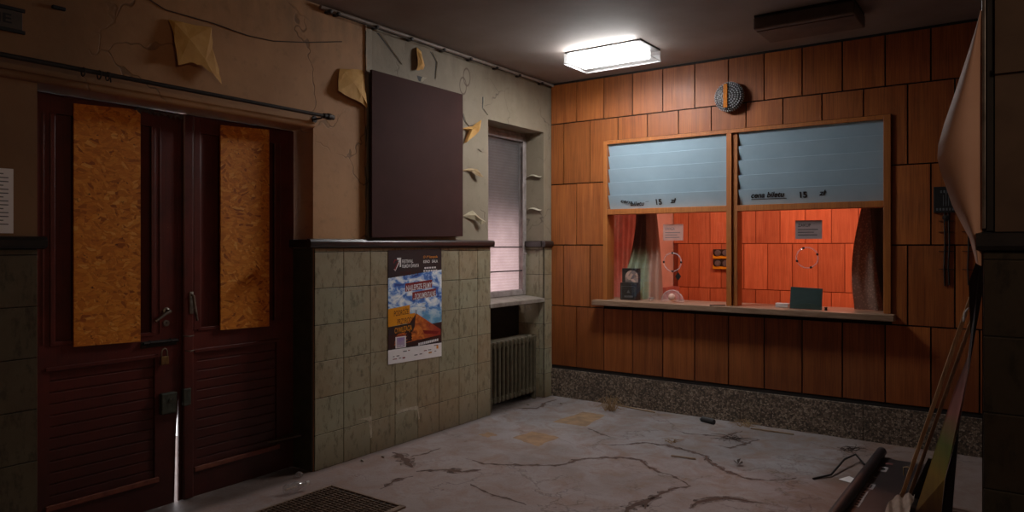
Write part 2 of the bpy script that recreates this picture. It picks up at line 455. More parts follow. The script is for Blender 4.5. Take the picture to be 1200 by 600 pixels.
def m_blind():
    g = G('translucent_blind'); g.n.remove(g.b); p = g.pos(); s = g.xyz(p)
    n = g.noise(p, 8, 4, .6)
    w = g.math('SINE', g.math('MULTIPLY', s[2], 2 * math.pi / .028))
    c = g.mix(g.ramp(w, [(.0, 0), (.25, 1)]), (.74, .63, .62, 1), (.82, .71, .70, 1))
    c = g.mix(g.math('MULTIPLY', g.ramp(n, [(.4, 0), (.75, 1)]), .4), c, (.45, .36, .36, 1))
    t = g.n.new('ShaderNodeBsdfTranslucent'); g.l.new(c, t.inputs[0])
    d = g.n.new('ShaderNodeBsdfDiffuse'); g.l.new(g.mix(.6, c, (.03, .02, .018, 1)), d.inputs[0])
    mx = g.n.new('ShaderNodeMixShader'); mx.inputs[0].default_value = .15
    g.l.new(t.outputs[0], mx.inputs[1]); g.l.new(d.outputs[0], mx.inputs[2]); g.l.new(mx.outputs[0], g.out.inputs[0]); return g.m
BLIND = m_blind()

def m_emit(name, col, st):
    g = G(name); n = g.noise(g.obj(), 3, 2)
    g.set(Base_Color=(.8, .8, .8, 1), Roughness=.5)
    g.put(g.b.inputs['Emission Color'], g.mix(n, col, tuple(x * .96 for x in col[:3]) + (1,))); g.b.inputs['Emission Strength'].default_value = st
    return g.m
LAMP_STRENGTH = 66.0
TUBE_E = m_emit('lit_diffuser', (1.0, .98, .955, 1), LAMP_STRENGTH)
TUBE_S = m_emit('lit_diffuser_side', (1.0, .98, .955, 1), LAMP_STRENGTH)
TUBE_B = m_emit('lit_diffuser_back', (1.0, .98, .955, 1), LAMP_STRENGTH * .08)
TUBE_N = m_emit('lit_diffuser_end', (1.0, .98, .955, 1), LAMP_STRENGTH * .12)

# ------------------------------------------------------------------ room shell
H = 3.12
DY0, DY1, DH = -4.60, -2.964, 2.285          # door opening
NY0, NY1, NH, SZ = -1.045, -0.142, 2.62, .93  # window niche
# floor (cracks and bare patches are part of its surface)
bm = B(); box(bm, -1.6, 5.6, -9, 3.6, -.12, 0, 0)
def ribbon(bm, pts, w, mi=1, z=.0012):
    r = random.Random(int(pts[0][0] * 1000)); fine = []
    for i in range(len(pts) - 1):
        a, b = Vector(pts[i]), Vector(pts[i + 1]); k = max(2, int((b - a).length / .035))
        for j in range(k): fine.append(a.lerp(b, j / k) + Vector((r.uniform(-.010, .010), r.uniform(-.010, .010))))
    fine.append(Vector(pts[-1])); n = len(fine); L = []; Rr = []
    for i, p in enumerate(fine):
        t = (fine[min(i + 1, n - 1)] - fine[max(i - 1, 0)]).normalized(); nn = Vector((-t.y, t.x))
        ww = w * r.uniform(.35, 1.25) * min(1, .25 + 3 * min(i, n - 1 - i) / n)
        L.append(bm.verts.new((p.x + nn.x * ww, p.y + nn.y * ww, z))); Rr.append(bm.verts.new((p.x - nn.x * ww, p.y - nn.y * ww, z)))
    for i in range(n - 1):
        f = bm.faces.new((Rr[i], Rr[i + 1], L[i + 1], L[i])); f.material_index = mi
CR = [([(.66,-2.16),(.82,-2.17),(.95,-2.12),(1.18,-1.97),(1.27,-1.89),(1.31,-1.7),(1.39,-1.62),(1.52,-1.49),(1.66,-1.46),(1.74,-1.56),(1.89,-1.64),(2.0,-1.67),(2.08,-1.72),(2.16,-1.79)], .012),
      ([(2.16,-1.79),(2.08,-1.91),(2.06,-2.04),(2.05,-2.17),(2.09,-2.31)], .014),
      ([(1.26,-1.27),(1.36,-1.23),(1.49,-1.06),(1.66,-1.02),(1.81,-1.05),(2.01,-1.12),(2.08,-1.24),(2.25,-1.38),(2.38,-1.43),(2.52,-1.41),(2.65,-1.24)], .012),
      ([(.94,-.92),(1.1,-1.02),(1.25,-1.06)], .007), ([(1.57,-.58),(1.68,-.61),(1.8,-.57),(1.93,-.53),(2.0,-.27)], .008),
      ([(1.96,-.81),(2.08,-.81),(2.14,-.63),(2.19,-.45)], .008), ([(.12,-2.34),(.28,-2.4),(.48,-2.52)], .026),
      ([(.57,-2.56),(.64,-2.49),(.7,-2.42),(.81,-2.4),(.89,-2.29)], .018), ([(2.29,-2.16),(2.3,-2.02),(2.39,-1.87),(2.51,-1.84),(2.64,-1.83)], .016),
      ([(.62,-2.95),(.58,-2.78),(.61,-2.65)], .010), ([(1.0,-2.55),(1.18,-2.61),(1.32,-2.63),(1.5,-2.65)], .008),
      ([(.04,-.68),(.21,-.57),(.2,-.49),(.13,-.32),(.16,-.15)], .012), ([(2.05,-2.1),(2.0,-2.35),(2.1,-2.6)], .02), ([(.3,-2.35),(.34,-2.2),(.33,-2.05)], .006)]
for pts, w in CR: ribbon(bm, pts, w * 2.6, 3, .0006)
for pts, w in CR: ribbon(bm, pts, w)
def blob_quad(bm, q, mi, z=.0008, jag=.012):
    r = random.Random(5); out = []
    for i in range(4):
        a, b = Vector(q[i]), Vector(q[(i + 1) % 4])
        for j in range(6): out.append(a.lerp(b, j / 6) + Vector((r.uniform(-jag, jag), r.uniform(-jag, jag))))
    poly(bm, [(p.x, p.y, z) for p in out], mi)
blob_quad(bm, [(.60,-1.53),(.90,-1.60),(.89,-1.29),(.62,-1.28)], 2)
blob_quad(bm, [(.59,-.93),(.90,-.88),(.84,-.44),(.62,-.45)], 2)
blob_quad(bm, [(.33,-1.62),(.44,-1.62),(.46,-1.52),(.34,-1.50)], 2)
def m_stain():
    g = G('crack_stain'); n = g.noise(g.pos(), 14, 4, .6); t = g.n.new('ShaderNodeBsdfTransparent'); mx = g.n.new('ShaderNodeMixShader')
    g.set(Base_Color=lin(92, 66, 54), Roughness=.9); g.put(mx.inputs[0], g.ramp(n, [(.4, 0), (.62, .75)]))
    g.l.new(t.outputs[0], mx.inputs[1]); g.l.new(g.b.outputs[0], mx.inputs[2]); g.l.new(mx.outputs[0], g.out.inputs[0]); return g.m
struct('floor', bm, [FLOOR, CRACK, PATCH, m_stain()])

bm = B(); box(bm, -.5, 5.6, -9, .16, H, H + .15); struct('ceiling', bm, CEIL)

# left wall with door and window openings
bm = B()
for (y0, y1, z0, z1) in ((-9, DY0, 0, H), (DY0, DY1, DH, H), (DY1, NY0, 0, H), (NY0, NY1, NH, H), (NY1, .12, 0, H)):
    box(bm, -.5, 0, y0, y1, z0, z1)
# ragged lip of the lifted paint layer
r = random.Random(3); pts = []
for i in range(15):
    z = 3.10 - i * .115; pts.append((-2.505 + r.uniform(-.012, .012), z))
for i in range(14):
    (ya, za), (yb, zb) = pts[i], pts[i + 1]
    poly(bm, [(.014, ya, za), (.014, yb, zb), (.001, yb + .07, zb), (.001, ya + .07, za)])
wl = struct('wall_left', bm, PLASTER)

def tiles(bm, plane, a0, a1, z0, z1, off, t=.012, pit=.25, zp=.245, ph=0.0):
    """thin bevelled tiles; plane 'x+' faces +x at x=off, 'y-' faces -y at y=off"""
    zs = [z1]; z = z1
    z = zp * math.floor(z1 / zp) - .01
    lines = [z1] + [q for q in [z - k * zp for k in range(12)] if z0 + .01 < q < z1 - .02] + [z0]
    cols = [a0] + [q for q in [a0 + ph + k * pit for k in range(40)] if a0 + .01 < q < a1 - .02] + [a1]
    for i in range(len(lines) - 1):
        for j in range(len(cols) - 1):
            zz0, zz1 = lines[i + 1] + .002, lines[i] - .002; p0, p1 = cols[j] + .002, cols[j + 1] - .002
            if plane == 'x+': box(bm, off, off + t, p0, p1, zz0, zz1, 0, .0025)
            else: box(bm, p0, p1, off - t, off, zz0, zz1, 0, .0025)
    e = .004
    if plane == 'x+': box(bm, off, off + t - e, a0 + .002, a1 - .002, z0, z1, 1)
    else: box(bm, a0 + .002, a1 - .002, off - t + e, off, z0, z1, 1)
bm = B()
tiles(bm, 'x+', DY1 + .002, NY0 + .02, 0, 1.487, .0005)
tiles(bm, 'x+', NY1, -.001, 0, 1.487, .0005)
tiles(bm, 'y-', -.295, .0, 0, 1.487, NY1 - .001)
struct('tile_dado', bm, [TILE, GROUT], wl)
CHIP = basic('bare_plaster_chip', lin(190, 180, 160), lin(140, 128, 106), 40, .9)
bm = B(); poly(bm, [(.0135, y, z) for y, z in [(-2.585, .272), (-2.50, .268), (-2.452, .276), (-2.446, .118), (-2.462, .112), (-2.470, .19), (-2.480, .245), (-2.53, .262)]]); struct('tile_chip', bm, CHIP, wl)
bm = B(); poly(bm, [(.0135, y, z) for y, z in [(-2.204, .258), (-2.08, .262), (-1.962, .256), (-1.944, .150), (-1.958, .146), (-1.968, .225), (-2.05, .238), (-2.195, .236)]]); struct('tile_chip', bm, CHIP, wl)
bm = B(); tiles(bm, 'x+', -6.1, DY0 - .002, 0, 1.487, .0005); struct('tile_dado', bm, [m_tile('dim_tile', .3), GROUT], wl)  # same tile darkened in colour, standing in for dimmer light
bm = B(); box(bm, -.26, .0, DY1 - .012, DY1 - .001, 0, 1.485)
struct('jamb_tile', bm, basic('jamb_dark', lin(70, 66, 50), lin(46, 42, 32), 9, .6), wl)

bm = B(); box(bm, -.5, -.30, NY0, NY1, 0, SZ); struct('niche_back', bm, basic('shaded_plaster', lin(46, 38, 30), lin(32, 27, 22), 6, .85), wl)  # dark colour paints the shade of the recess below the sill
# dado rails
def rail(bm, y0, y1, x=0.0):
    prof = [(0, 1.487), (.030, 1.492), (.040, 1.505), (.040, 1.530), (.030, 1.545), (0, 1.550)]
    prism(bm, [(x + a, y0, z) for a, z in prof], (0, y1 - y0, 0))
bm = B(); rail(bm, DY1 - .05, NY0 + .045, .001)
box(bm, -.20, -.001, DY1 - .045, DY1 - .001, 1.49, 1.545, 0, .008); struct('trim_1', bm, RAIL)
bm = B(); rail(bm, -6.1, DY0 + .03, .001); struct('trim_2', bm, RAIL)
bm = B(); rail(bm, NY1 - .03, -.02, .001); box(bm, -.20, .0, NY1 - .045, NY1 - .013, 1.49, 1.548, 0, .008); struct('trim_3', bm, RAIL)
# rounded plaster roll over the door head
bm = B(); tube(bm, [(.0, DY0 - .6, DH + .02), (.0, DY1, DH + .02)], .022, 12); struct('trim_4', bm, PLASTER, smooth=True)

# back wall: black backing with an opening, veneered panels in front
WX0, WX1, WZ0, WZ1 = .600, 3.042, .93, 2.495
bm = B()
for (x0, x1, z0, z1) in ((0, WX0, 0, H), (WX1, 5.6, 0, H), (WX0, WX1, 0, WZ0), (WX0, WX1, WZ1, H)):
    box(bm, x0, x1, 0, .12, z0, z1, 1)
rows = [(.308, .905, 0), (.905, 1.507, .15), (1.507, 2.109, 0), (2.109, 2.711, .15), (2.711, 3.105, 0)]
gp = .0055
def panel(bm, pts): prism(bm, [(x, -.014, z) for x, z in pts], (0, .0135, 0), 0)
for z0, z1, ph in rows:
    xs = [0.004] + [ph + .3 * k for k in range(0 if ph else 1, 18)]
    for i in range(len(xs) - 1):
        a, b, c, d = xs[i] + gp, xs[i + 1] - gp, z0 + gp, z1 - gp
        ox0, ox1, oz0, oz1 = WX0 - .004, WX1 + .004, .925, WZ1 + .004
        if b <= ox0 or a >= ox1 or d <= oz0 or c >= oz1: panel(bm, [(a, c), (b, c), (b, d), (a, d)]); continue
        left, right, over, under = a < ox0, b > ox1, d > oz1, c < oz0
        if over and left: panel(bm, [(a, c), (ox0, c), (ox0, oz1), (b, oz1), (b, d), (a, d)])
        elif over and right: panel(bm, [(ox1, c), (b, c), (b, d), (a, d), (a, oz1), (ox1, oz1)])
        elif over: panel(bm, [(a, oz1), (b, oz1), (b, d), (a, d)])
        elif left: panel(bm, [(a, c), (ox0, c), (ox0, d), (a, d)])
        elif right: panel(bm, [(ox1, c), (b, c), (b, d), (ox1, d)])
struct('wall_back', bm, [WOOD, GROOVE])
bm = B()
for k in range(6): box(bm, .004 + .95 * k + (.0 if k else 0), .95 * (k + 1) + .001, -.022, -.0005, 0, .276, 0, .003)
box(bm, .002, 5.6, -.010, -.0005, .276, .306, 1)
struct('baseboard_back', bm, [TERR, GROOVE])
bm = B(); box(bm, .002, 5.6, -.012, -.0005, 3.103, 3.1195); struct('trim_5', bm, GROOVE)

# right pier and remaining enclosure
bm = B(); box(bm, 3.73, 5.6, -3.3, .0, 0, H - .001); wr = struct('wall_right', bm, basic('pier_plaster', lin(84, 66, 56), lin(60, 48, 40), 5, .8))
bm = B(); tiles(bm, 'y-', 3.732, 4.6, 0, 1.487, -3.3005, pit=.25); struct('tile_dado', bm, [m_tile('pier_tile', .12), GROUT], wr)  # pier tile darkened in colour to keep this face in shade
bm = B(); prism(bm, [(3.715, -3.301 - a, z) for a, z in [(0, 1.487), (.03, 1.492), (.04, 1.505), (.04, 1.53), (.03, 1.545), (0, 1.55)]], (1.0, 0, 0)); struct('trim_6', bm, BLACK)
bm = B(); box(bm, 3.765, 4.6, -3.335, -3.3005, 2.05, 2.07); box(bm, 3.765, 4.6, -3.32, -3.3005, 1.55, 2.06)
box(bm, 3.765, 4.6, -3.325, -3.3005, 2.07, H - .002); struct('plaster_layer', bm, basic('pier_skim', lin(88, 70, 60), lin(66, 52, 44), 4, .8), wr)
bm = B(); box(bm, -.5, 5.6, -9.1, -9, 0, H); struct('wall_front', bm, PLASTER)
bm = B(); box(bm, 5.6, 5.7, -9, 3.6, 0, H); struct('wall_far_right', bm, PLASTER)

# ------------------------------------------------------------------ doors
XD = -.195
OUTX = XD - .045
def leaf(name, y0, y1, osb, wedge):
    root = bpy.data.objects.new(name, None); COL.objects.link(root); root.location = (XD, (y0 + y1) / 2, 0); root['kind'] = 'structure'
    z0 = .0035; top = DH - .004
    p0, p1 = y0 + .115, y1 - .135            # lower panel between the stiles
    bm = B()
    # stiles, rails
    if wedge: # right edge of this leaf is worn away at the bottom, daylight shows through
        prism(bm, [(XD, p1, z0), (XD, y1 - .020, z0), (XD, y1 - .012, .36), (XD, y1 + .005, .62), (XD, y1 + .005, top), (XD, p1, top)], (-.026, 0, 0))
    else:
        box(bm, OUTX, XD, p1, y1, z0, top)
    if wedge: box(bm, OUTX, XD, y0, p0, z0, top)
    else: box(bm, XD - .014, XD, y0, p0, z0, top); box(bm, OUTX, XD - .0145, y0 + .05, p0, z0, top)
    box(bm, OUTX, XD, p0, p1, z0, .165); box(bm, OUTX, XD, p0, p1, .87, 1.0); box(bm, OUTX, XD, p0, p1, top - .1, top)
    struct('leaf_frame', bm, DOOR, root)
    bm = B(); k = 12; dz = (.87 - .165) / k
    for i in range(k):
        a = .165 + i * dz
        box(bm, OUTX + .01, XD - .012, p0, p1, a + .001, a + dz - .004, 0, .004)
    box(bm, OUTX + .01, XD - .019, p0, p1, .165, .87)
    struct('bead_board', bm, DOOR, root)
    bm = B()
    box(bm, XD - .002, XD + .012, p0 - .02, p1 + .02, .150, .180, 0, .004)
    struct('bottom_moulding', bm, basic('worn_moulding', lin(116, 66, 50), lin(84, 42, 34), 20, .5), root)
    bm = B(); box(bm, XD - .002, XD + .010, p0 - .02, p1 + .02, .862, .884, 0, .004)
    for yy in (p0 + .012, p1 - .012): box(bm, XD - .003, XD + .010, yy - .012, yy + .012, 1.0, top - .1, 0, .004)
    for yy in (p0 - .03, p1 + .03): box(bm, XD - .003, XD + .005, yy - .005, yy + .005, 1.0, top - .1, 0, .002)
    box(bm, XD - .003, XD + .008, p0, p1, .99, 1.012, 0, .003)
    struct('moulding', bm, DOOR, root)
    bm = B(); box(bm, OUTX + .008, XD - .022, p0, p1, 1.0, top - .1); struct('upper_panel', bm, DOOR, root)
    bm = B(); a, b, c, d, e, f = osb
    prism(bm, [(XD + .0125, a, c), (XD + .0125, b, d), (XD + .0125, b, f), (XD + .0125, a, e)], (.011, 0, 0), 0, .001)
    o = struct('strand_board_panel', bm, OSB, root); o['label'] = 'orange strand board screwed over the door glazing'
    return root
d1 = leaf('door_1', -4.585, -3.792, (-4.365, -4.02, .978, .968, 2.243, 2.262), True)
d2 = leaf('door_2', -3.786, -2.972, (-3.53, -3.181, .984, .976, 2.245, 2.262), False)
# meeting strip and upper inner strip on the right leaf
bm = B(); box(bm, XD - .002, XD + .026, -3.770, -3.705, .006, DH - .006, 0, .009); struct('meeting_strip', bm, DOOR, d2)
bm = B(); box(bm, XD + .004, XD + .014, -3.700, -3.655, 1.0, DH - .006, 0, .004); struct('moulding', bm, DOOR, d2)
# hardware
def lever(bm, y, z, dy, dz, x=XD):
    lathe(bm, [(.0, 0), (.021, 0), (.021, .008), (.012, .012), (.010, .045), (0, .046)], (x, y, z), (1, 0, 0), 16)
    tube(bm, [(x + .042, y, z), (x + .045, y + dy * .3, z + dz * .2), (x + .044, y + dy, z + dz)], [.010, .010, .008], 10)
bm = B(); lever(bm, -3.862, 1.125, -.085, -.05); o = struct('door_handle', bm, STEEL, d1, smooth=True); o['label'] = 'dull steel lever handle'
bm = B(); lathe(bm, [(0, 0), (.019, 0), (.019, .006), (0, .007)], (XD, -3.862, 1.055), (1, 0, 0), 16); lathe(bm, [(.004, .006), (.004, .009)], (XD, -3.862, 1.058), (1, 0, 0), 8, 1)
struct('keyhole_plate', bm, [STEEL, INK], d1)
bm = B(); tube(bm, [(XD + .026, -3.722, 1.215), (XD + .05, -3.722, 1.205), (XD + .055, -3.715, 1.13), (XD + .05, -3.698, 1.06)], [.007, .008, .009, .006], 10)
box(bm, XD + .026, XD + .031, -3.735, -3.710, 1.10, 1.23, 0, .002); struct('door_handle', bm, STEEL, d2, smooth=True)
bm = B(); box(bm, XD + .001, XD + .006, -4.01, -3.80, .925, .962, 0, .002); tube(bm, [(XD + .016, -4.0, .953), (XD + .016, -3.795, .951)], .008, 8)
for yy in (-3.96, -3.84): tube(bm, [(XD + .004, yy, .94), (XD + .028, yy, .953), (XD + .004, yy, .966)], .003, 6)
struct('slide_bolt', bm, IRON, d1)
bm = B(); tube(bm, [(XD + .026, -3.775, .975), (XD + .05, -3.75, .97), (XD + .05, -3.72, .972)], .004, 6); tube(bm, [(XD + .026, -3.76, .885), (XD + .05, -3.74, .882), (XD + .05, -3.715, .886)], .004, 6)
struct('staple', bm, STEEL, d2)
bm = B(); box(bm, XD + .001, XD + .034, -3.905, -3.812, .535, .655, 0, .006); lathe(bm, [(0, 0), (.012, 0), (.010, .006), (0, .007)], (XD + .034, -3.855, .61), (1, 0, 0), 12); struct('rim_lock', bm, LOCKM, d1)
bm = B(); box(bm, XD + .0265, XD + .05, -3.783, -3.735, .565, .665, 0, .005); struct('lock_keep', bm, LOCKM, d2)
bm = B(); prism(bm, [(XD + .001, -3.18, .205), (XD + .001, -2.98, .222), (XD + .10, -2.985, .224), (XD + .03, -3.14, .208)], (0, 0, .012)); o = struct('splintered_ledge', bm, DKW, d2); o['label'] = 'splintered wooden ledge'
t = empty('padlock', (XD + .02, -3.882, .815), 'small brass padlock hanging from the slide bolt of the left door leaf', 'padlock')
bm = B(); box(bm, XD + .012, XD + .030, -3.906, -3.858, .818, .868, 0, .005); obj('lock_body', bm, BRASS, t)
bm = B(); tube(bm, [(XD + .021, -3.898, .866), (XD + .021, -3.898, .895), (XD + .021, -3.892, .908), (XD + .021, -3.882, .913), (XD + .021, -3.872, .908), (XD + .021, -3.866, .895), (XD + .021, -3.866, .866)], .004, 8); obj('shackle', bm, STEEL, t, smooth=True)
# torn draught strip at the head of the doors
bm = B(); r = random.Random(4)
for i in range(26):
    y = -4.06 + i * .0105; z = 2.272 + r.uniform(-.012, .004); 
    poly(bm, [(XD + .03 + r.uniform(0, .02), y, z), (XD + .03 + r.uniform(0, .02), y + .016, z - .004), (XD + .028, y + .014 + r.uniform(-.006, .006), z - r.uniform(.008, .03)), (XD + .03, y - .002, z - r.uniform(.006, .012))])
tag(obj('torn_draught_strip', bm, basic('grey_felt', lin(96, 86, 84), lin(60, 52, 50), 30, .9)), 'torn pale draught strip along the head of the double door', 'draught strip')

# ------------------------------------------------------------------ curtain rod with rings
t = empty('curtain_rod', (.08, -3.9, 2.36), 'long black curtain rod running above the boarded double door', 'curtain rod')
bm = B(); tube(bm, [(.08, -5.6, 2.372), (.08, -2.93, 2.362)], .012, 12); obj('rod', bm, IRON, t, smooth=True)
bm = B(); lathe(bm, [(0, 0), (.018, .002), (.018, .03), (.022, .034), (.022, .06), (.017, .066), (.017, .085), (0, .088)], (.08, -2.945, 2.362), (0, 1, 0), 14); obj('finial', bm, IRON, t, smooth=True)
for yy in (-2.955, -5.2):
    bm = B(); tube(bm, [(.001, yy, 2.345), (.045, yy, 2.345), (.08, yy, 2.347)], .006, 8); lathe(bm, [(0, 0), (.024, 0), (.022, .006), (0, .007)], (.0005, yy, 2.345), (1, 0, 0), 14); obj('bracket', bm, IRON, t)
RINGL = ['black curtain ring on the rod, nearest the torn wallpaper', 'black curtain ring on the rod, middle one of three', 'black curtain ring on the rod, nearest the painted wall sign']
for k, yy in enumerate((-4.315, -4.355, -4.43)):
    bm = B(); tube(bm, [(.08, yy, 2.368 - .006 + .019 * math.cos(a * math.pi / 8)) if False else (.08 + .021 * math.sin(a * math.pi / 8), yy + .002 * a / 16, 2.358 + .021 * math.cos(a * math.pi / 8)) for a in range(17)], .0035, 6, caps=False)
    if k == 0: tube(bm, [(.08, yy + .012, 2.358 + .022), (.085, yy + .014, 2.33)], .004, 6)
    tag(obj('curtain_ring', bm, IRON), RINGL[k], 'curtain ring', 'rings left on the curtain rod')

# ceiling curtain track on the left wall
t = empty('ceiling_track', (.03, -1.5, 3.08), 'thin pale track with dark clips under the ceiling along the peeling wall', 'curtain track')
bm = B(); tube(bm, [(.032, -2.93, 3.096), (.032, -.02, 3.096)], .013, 10); obj('track', bm, basic('track_paint', lin(140, 124, 112), lin(110, 96, 86), 14, .5), t, smooth=True)
bm = B(); tube(bm, [(.045, -2.9, 3.074), (.05, -2.4, 3.070), (.048, -1.7, 3.072), (.046, -.9, 3.074), (.04, -.05, 3.08)], .0035, 6); obj('wire', bm, IRON, t)
for yy in (-2.86, -2.79, -2.43, -2.07, -1.69, -1.345, -.975, -.62, -.24):
    bm = B(); box(bm, .002, .054, yy - .014, yy + .014, 3.070, 3.084, 0, .003); lathe(bm, [(0, 0), (.014, .001), (.012, .012), (0, .014)], (.046, yy, 3.082), (1, 0, 0), 10); obj('clip', bm, IRON, t)

# ------------------------------------------------------------------ window
w1 = bpy.data.objects.new('window_1', None); COL.objects.link(w1); w1.location = (-.21, (NY0 + NY1) / 2, 1.0); w1['kind'] = 'structure'
bm = B(); xa, xb = -.265, -.205; WB, WT = 1.01, 2.585
for (y0, y1, z0, z1) in ((NY0, NY0 + .05, WB, WT), (NY1 - .055, NY1 - .002, WB, WT), (NY0 + .05, NY1 - .055, WT - .05, WT), (NY0 + .05, NY1 - .055, WB, WB + .055)):
    box(bm, xa, xb, y0 + .001, y1 - .001, z0, z1, 0, .004)
box(bm, xa - .02, xb - .02, NY0, NY1, WT, NH - .001); struct('frame', bm, WINFR, w1)
bm = B(); box(bm, xb, xb + .012, NY1 - .075, NY1 - .05, 1.05, 2.5, 0, .003); lathe(bm, [(0, 0), (.012, 0), (.010, .03), (0, .032)], (xb + .012, NY1 - .062, 1.42), (1, 0, 0), 10); struct('sash_edge', bm, WINFR, w1)
bm = B(); box(bm, -.237, -.233, NY0 + .048, NY1 - .053, WB + .05, WT - .045); struct('pane', bm, m_glass('frosted_pane', (.9, .88, .88, 1), .05, .25, 'D', .04), w1)
for zz in (1.487, 1.252):
    bm = B(); box(bm, -.229, -.213, NY0 + .045, NY1 - .045, zz - .006, zz + .006, 0, .002); struct('crossbar', bm, BOARDE, w1)
bm = B(); box(bm, -.285, -.283, NY0 - .001, NY1 + .001, SZ, NH); struct('blind', bm, BLIND, w1)
bm = B(); prism(bm, [(-.235, NY0 + .001, .975), (.022, NY0 + .001, .945), (.022, NY0 + .001, .985), (-.235, NY0 + .001, 1.009)], (0, NY1 - NY0 - .016, 0), 0, .006)
struct('window_sill', bm, SILLS, w1)
# unseen board added outside to dim the upper part of the blind
bm = B(); box(bm, -.66, -.505, NY0 - .2, NY1 + .2, 1.70, NH + .2); struct('shade_board', bm, DKW, w1)

# radiator in the niche
t = empty('radiator', (-.10, -.57, 0), 'ribbed cast iron radiator in the niche below the window', 'radiator')
n = 12; ya, yb = -.985, -.205; dy = (yb - ya) / n
for i in range(n):
    yc = ya + (i + .5) * dy; bm = B()
    for xx in (-.185, -.118, -.052): box(bm, xx - .022, xx + .022, yc - .017, yc + .017, .085, .60, 0, .014)
    box(bm, -.207, -.030, yc - .024, yc + .024, .555, .625, 0, .016); box(bm, -.207, -.030, yc - .024, yc + .024, .065, .125, 0, .016)
    if i in (0, n - 1): box(bm, -.20, -.16, yc - .015, yc + .015, .0, .08, 0, .006); box(bm, -.075, -.035, yc - .015, yc + .015, .0, .08, 0, .006)
    obj('radiator_section', bm, RADI, t)
bm = B(); tube(bm, [(-.118, yb - .01, .59), (-.118, yb + .02, .59), (-.125, yb + .026, .50), (-.125, yb + .026, .0)], .013, 10); obj('pipe', bm, RADI, t, smooth=True)

# ------------------------------------------------------------------ ticket window
tw = empty('ticket_window', (1.82, 0, .99), 'wide wooden ticket window with frosted louvres over two glass panes', 'ticket window')
fy0, fy1 = -.030, .118
MX0, MX1 = 1.786, 1.876
bm = B(); G0 = .001
box(bm, WX0 + G0, WX0 + .042, fy0, fy1, .987, WZ1 - G0, 0, .003); box(bm, WX1 - .052, WX1 - G0, fy0, fy1, .987, WZ1 - G0, 0, .003)
box(bm, WX0 + .042, WX1 - .052, fy0, fy1, WZ1 - .034, WZ1 - G0, 0, .003)
obj('outer_frame', bm, FRAME, tw)
bm = B(); box(bm, MX0, MX0 + .045, fy0, fy1, .987, WZ1 - .034, 0, .003); box(bm, MX0 + .045, MX1, fy0 + .02, fy1, .987, WZ1 - .034, 0, .003); obj('mullion', bm, FRAME, tw)
TZ0, TZ1 = 1.795, 1.845
for x0, x1 in ((WX0 + .042, MX0), (MX1, WX1 - .052)):
    bm = B(); box(bm, x0 + .0005, x1 - .0005, fy0 + .004, .09, TZ0, TZ1, 0, .003); obj('transom', bm, FRAME, tw)
# louvres: top edge forward, lower edge back
slz = [2.462, 2.342, 2.220, 2.094, 1.972, 1.850]
def louvre(x0, x1, k, r):
    zt, zb = slz[k], slz[k + 1]
    yt, yb2 = fy0 + .018, fy0 + .062
    bm = B(); dx = r.uniform(-.004, .004)
    pr = [(yt, zt + .004), (yt + .005, zt + .005), (yb2 + .006, zb - .010), (yb2, zb - .011)]
    if k == 4: pr = [(yt, zt + .004), (yt + .005, zt + .005), (yb2 + .006, zb - .002), (yb2, zb - .002)]
    prism(bm, [(x0, y, z) for y, z in pr], (x1 - x0, 0, 0), 0, .0012)
    # slat ends leave wedge gaps, kept dark by an added panel behind
    return obj('louvre_slat', bm, GLASSW, tw), (yt, zt, yb2, zb)
for x0, x1 in ((.6435, 1.784), (1.884, 2.988)):
    bm = B(); box(bm, x0, x1, .085, .095, TZ1 + .001, WZ1 - .036); obj('louvre_blocker', bm, BLACK, tw)  # added black panel, blocks booth light so the slat gaps stay dark
r = random.Random(9); last = []
for x0, x1 in ((.6435, 1.784), (1.884, 2.988)):
    for k in range(5):
        o, g4 = louvre(x0 + .002, x1 - .002, k, r)
    last.append((o, g4))
yt, zt, yb2, zb = last[0][1]
un = Vector((0, yt - yb2, zt - zb)).normalized(); nrm = Vector((0, -un.z, un.y))
def onslat(x, z): # point on the front of the lowest slat
    f = (zt + .004 - z) / (zt + .004 - zb + .002); return Vector((x, yt + (yb2 - yt) * f, z)) + nrm * .0015
bm = B(); rx = Vector((1, 0, .0))
text(bm, 'cena', onslat(.768, 1.910), Vector((1, 0, -.16)), un, .125, .034, 0, .03, .35); text(bm, 'biletu', onslat(.862, 1.874), rx, un, .145, .040, 0, .03, .35)
poly(bm, [onslat(1.02, 1.905), onslat(1.055, 1.907), onslat(1.055, 1.910), onslat(1.02, 1.908)])
text(bm, '15', onslat(1.122, 1.878), rx, un, None, .050, 0, .04); text(bm, 'zł', onslat(1.258, 1.888), rx, un, .062, .044, 0, .03, .3)
obj('lettering', bm, INK, last[0][0])
bm = B()
text(bm, 'cena biletu', onslat(1.985, 1.905), rx, un, .275, .046, 0, .03, .35); poly(bm, [onslat(1.985, 1.890), onslat(2.272, 1.890), onslat(2.272, 1.895), onslat(1.985, 1.895)])
text(bm, '15', onslat(2.378, 1.893), rx, un, None, .048, 0, .04); text(bm, 'zł', onslat(2.522, 1.905), rx, un, .058, .044, 0, .03, .3)
obj('lettering', bm, INK, last[1][0])
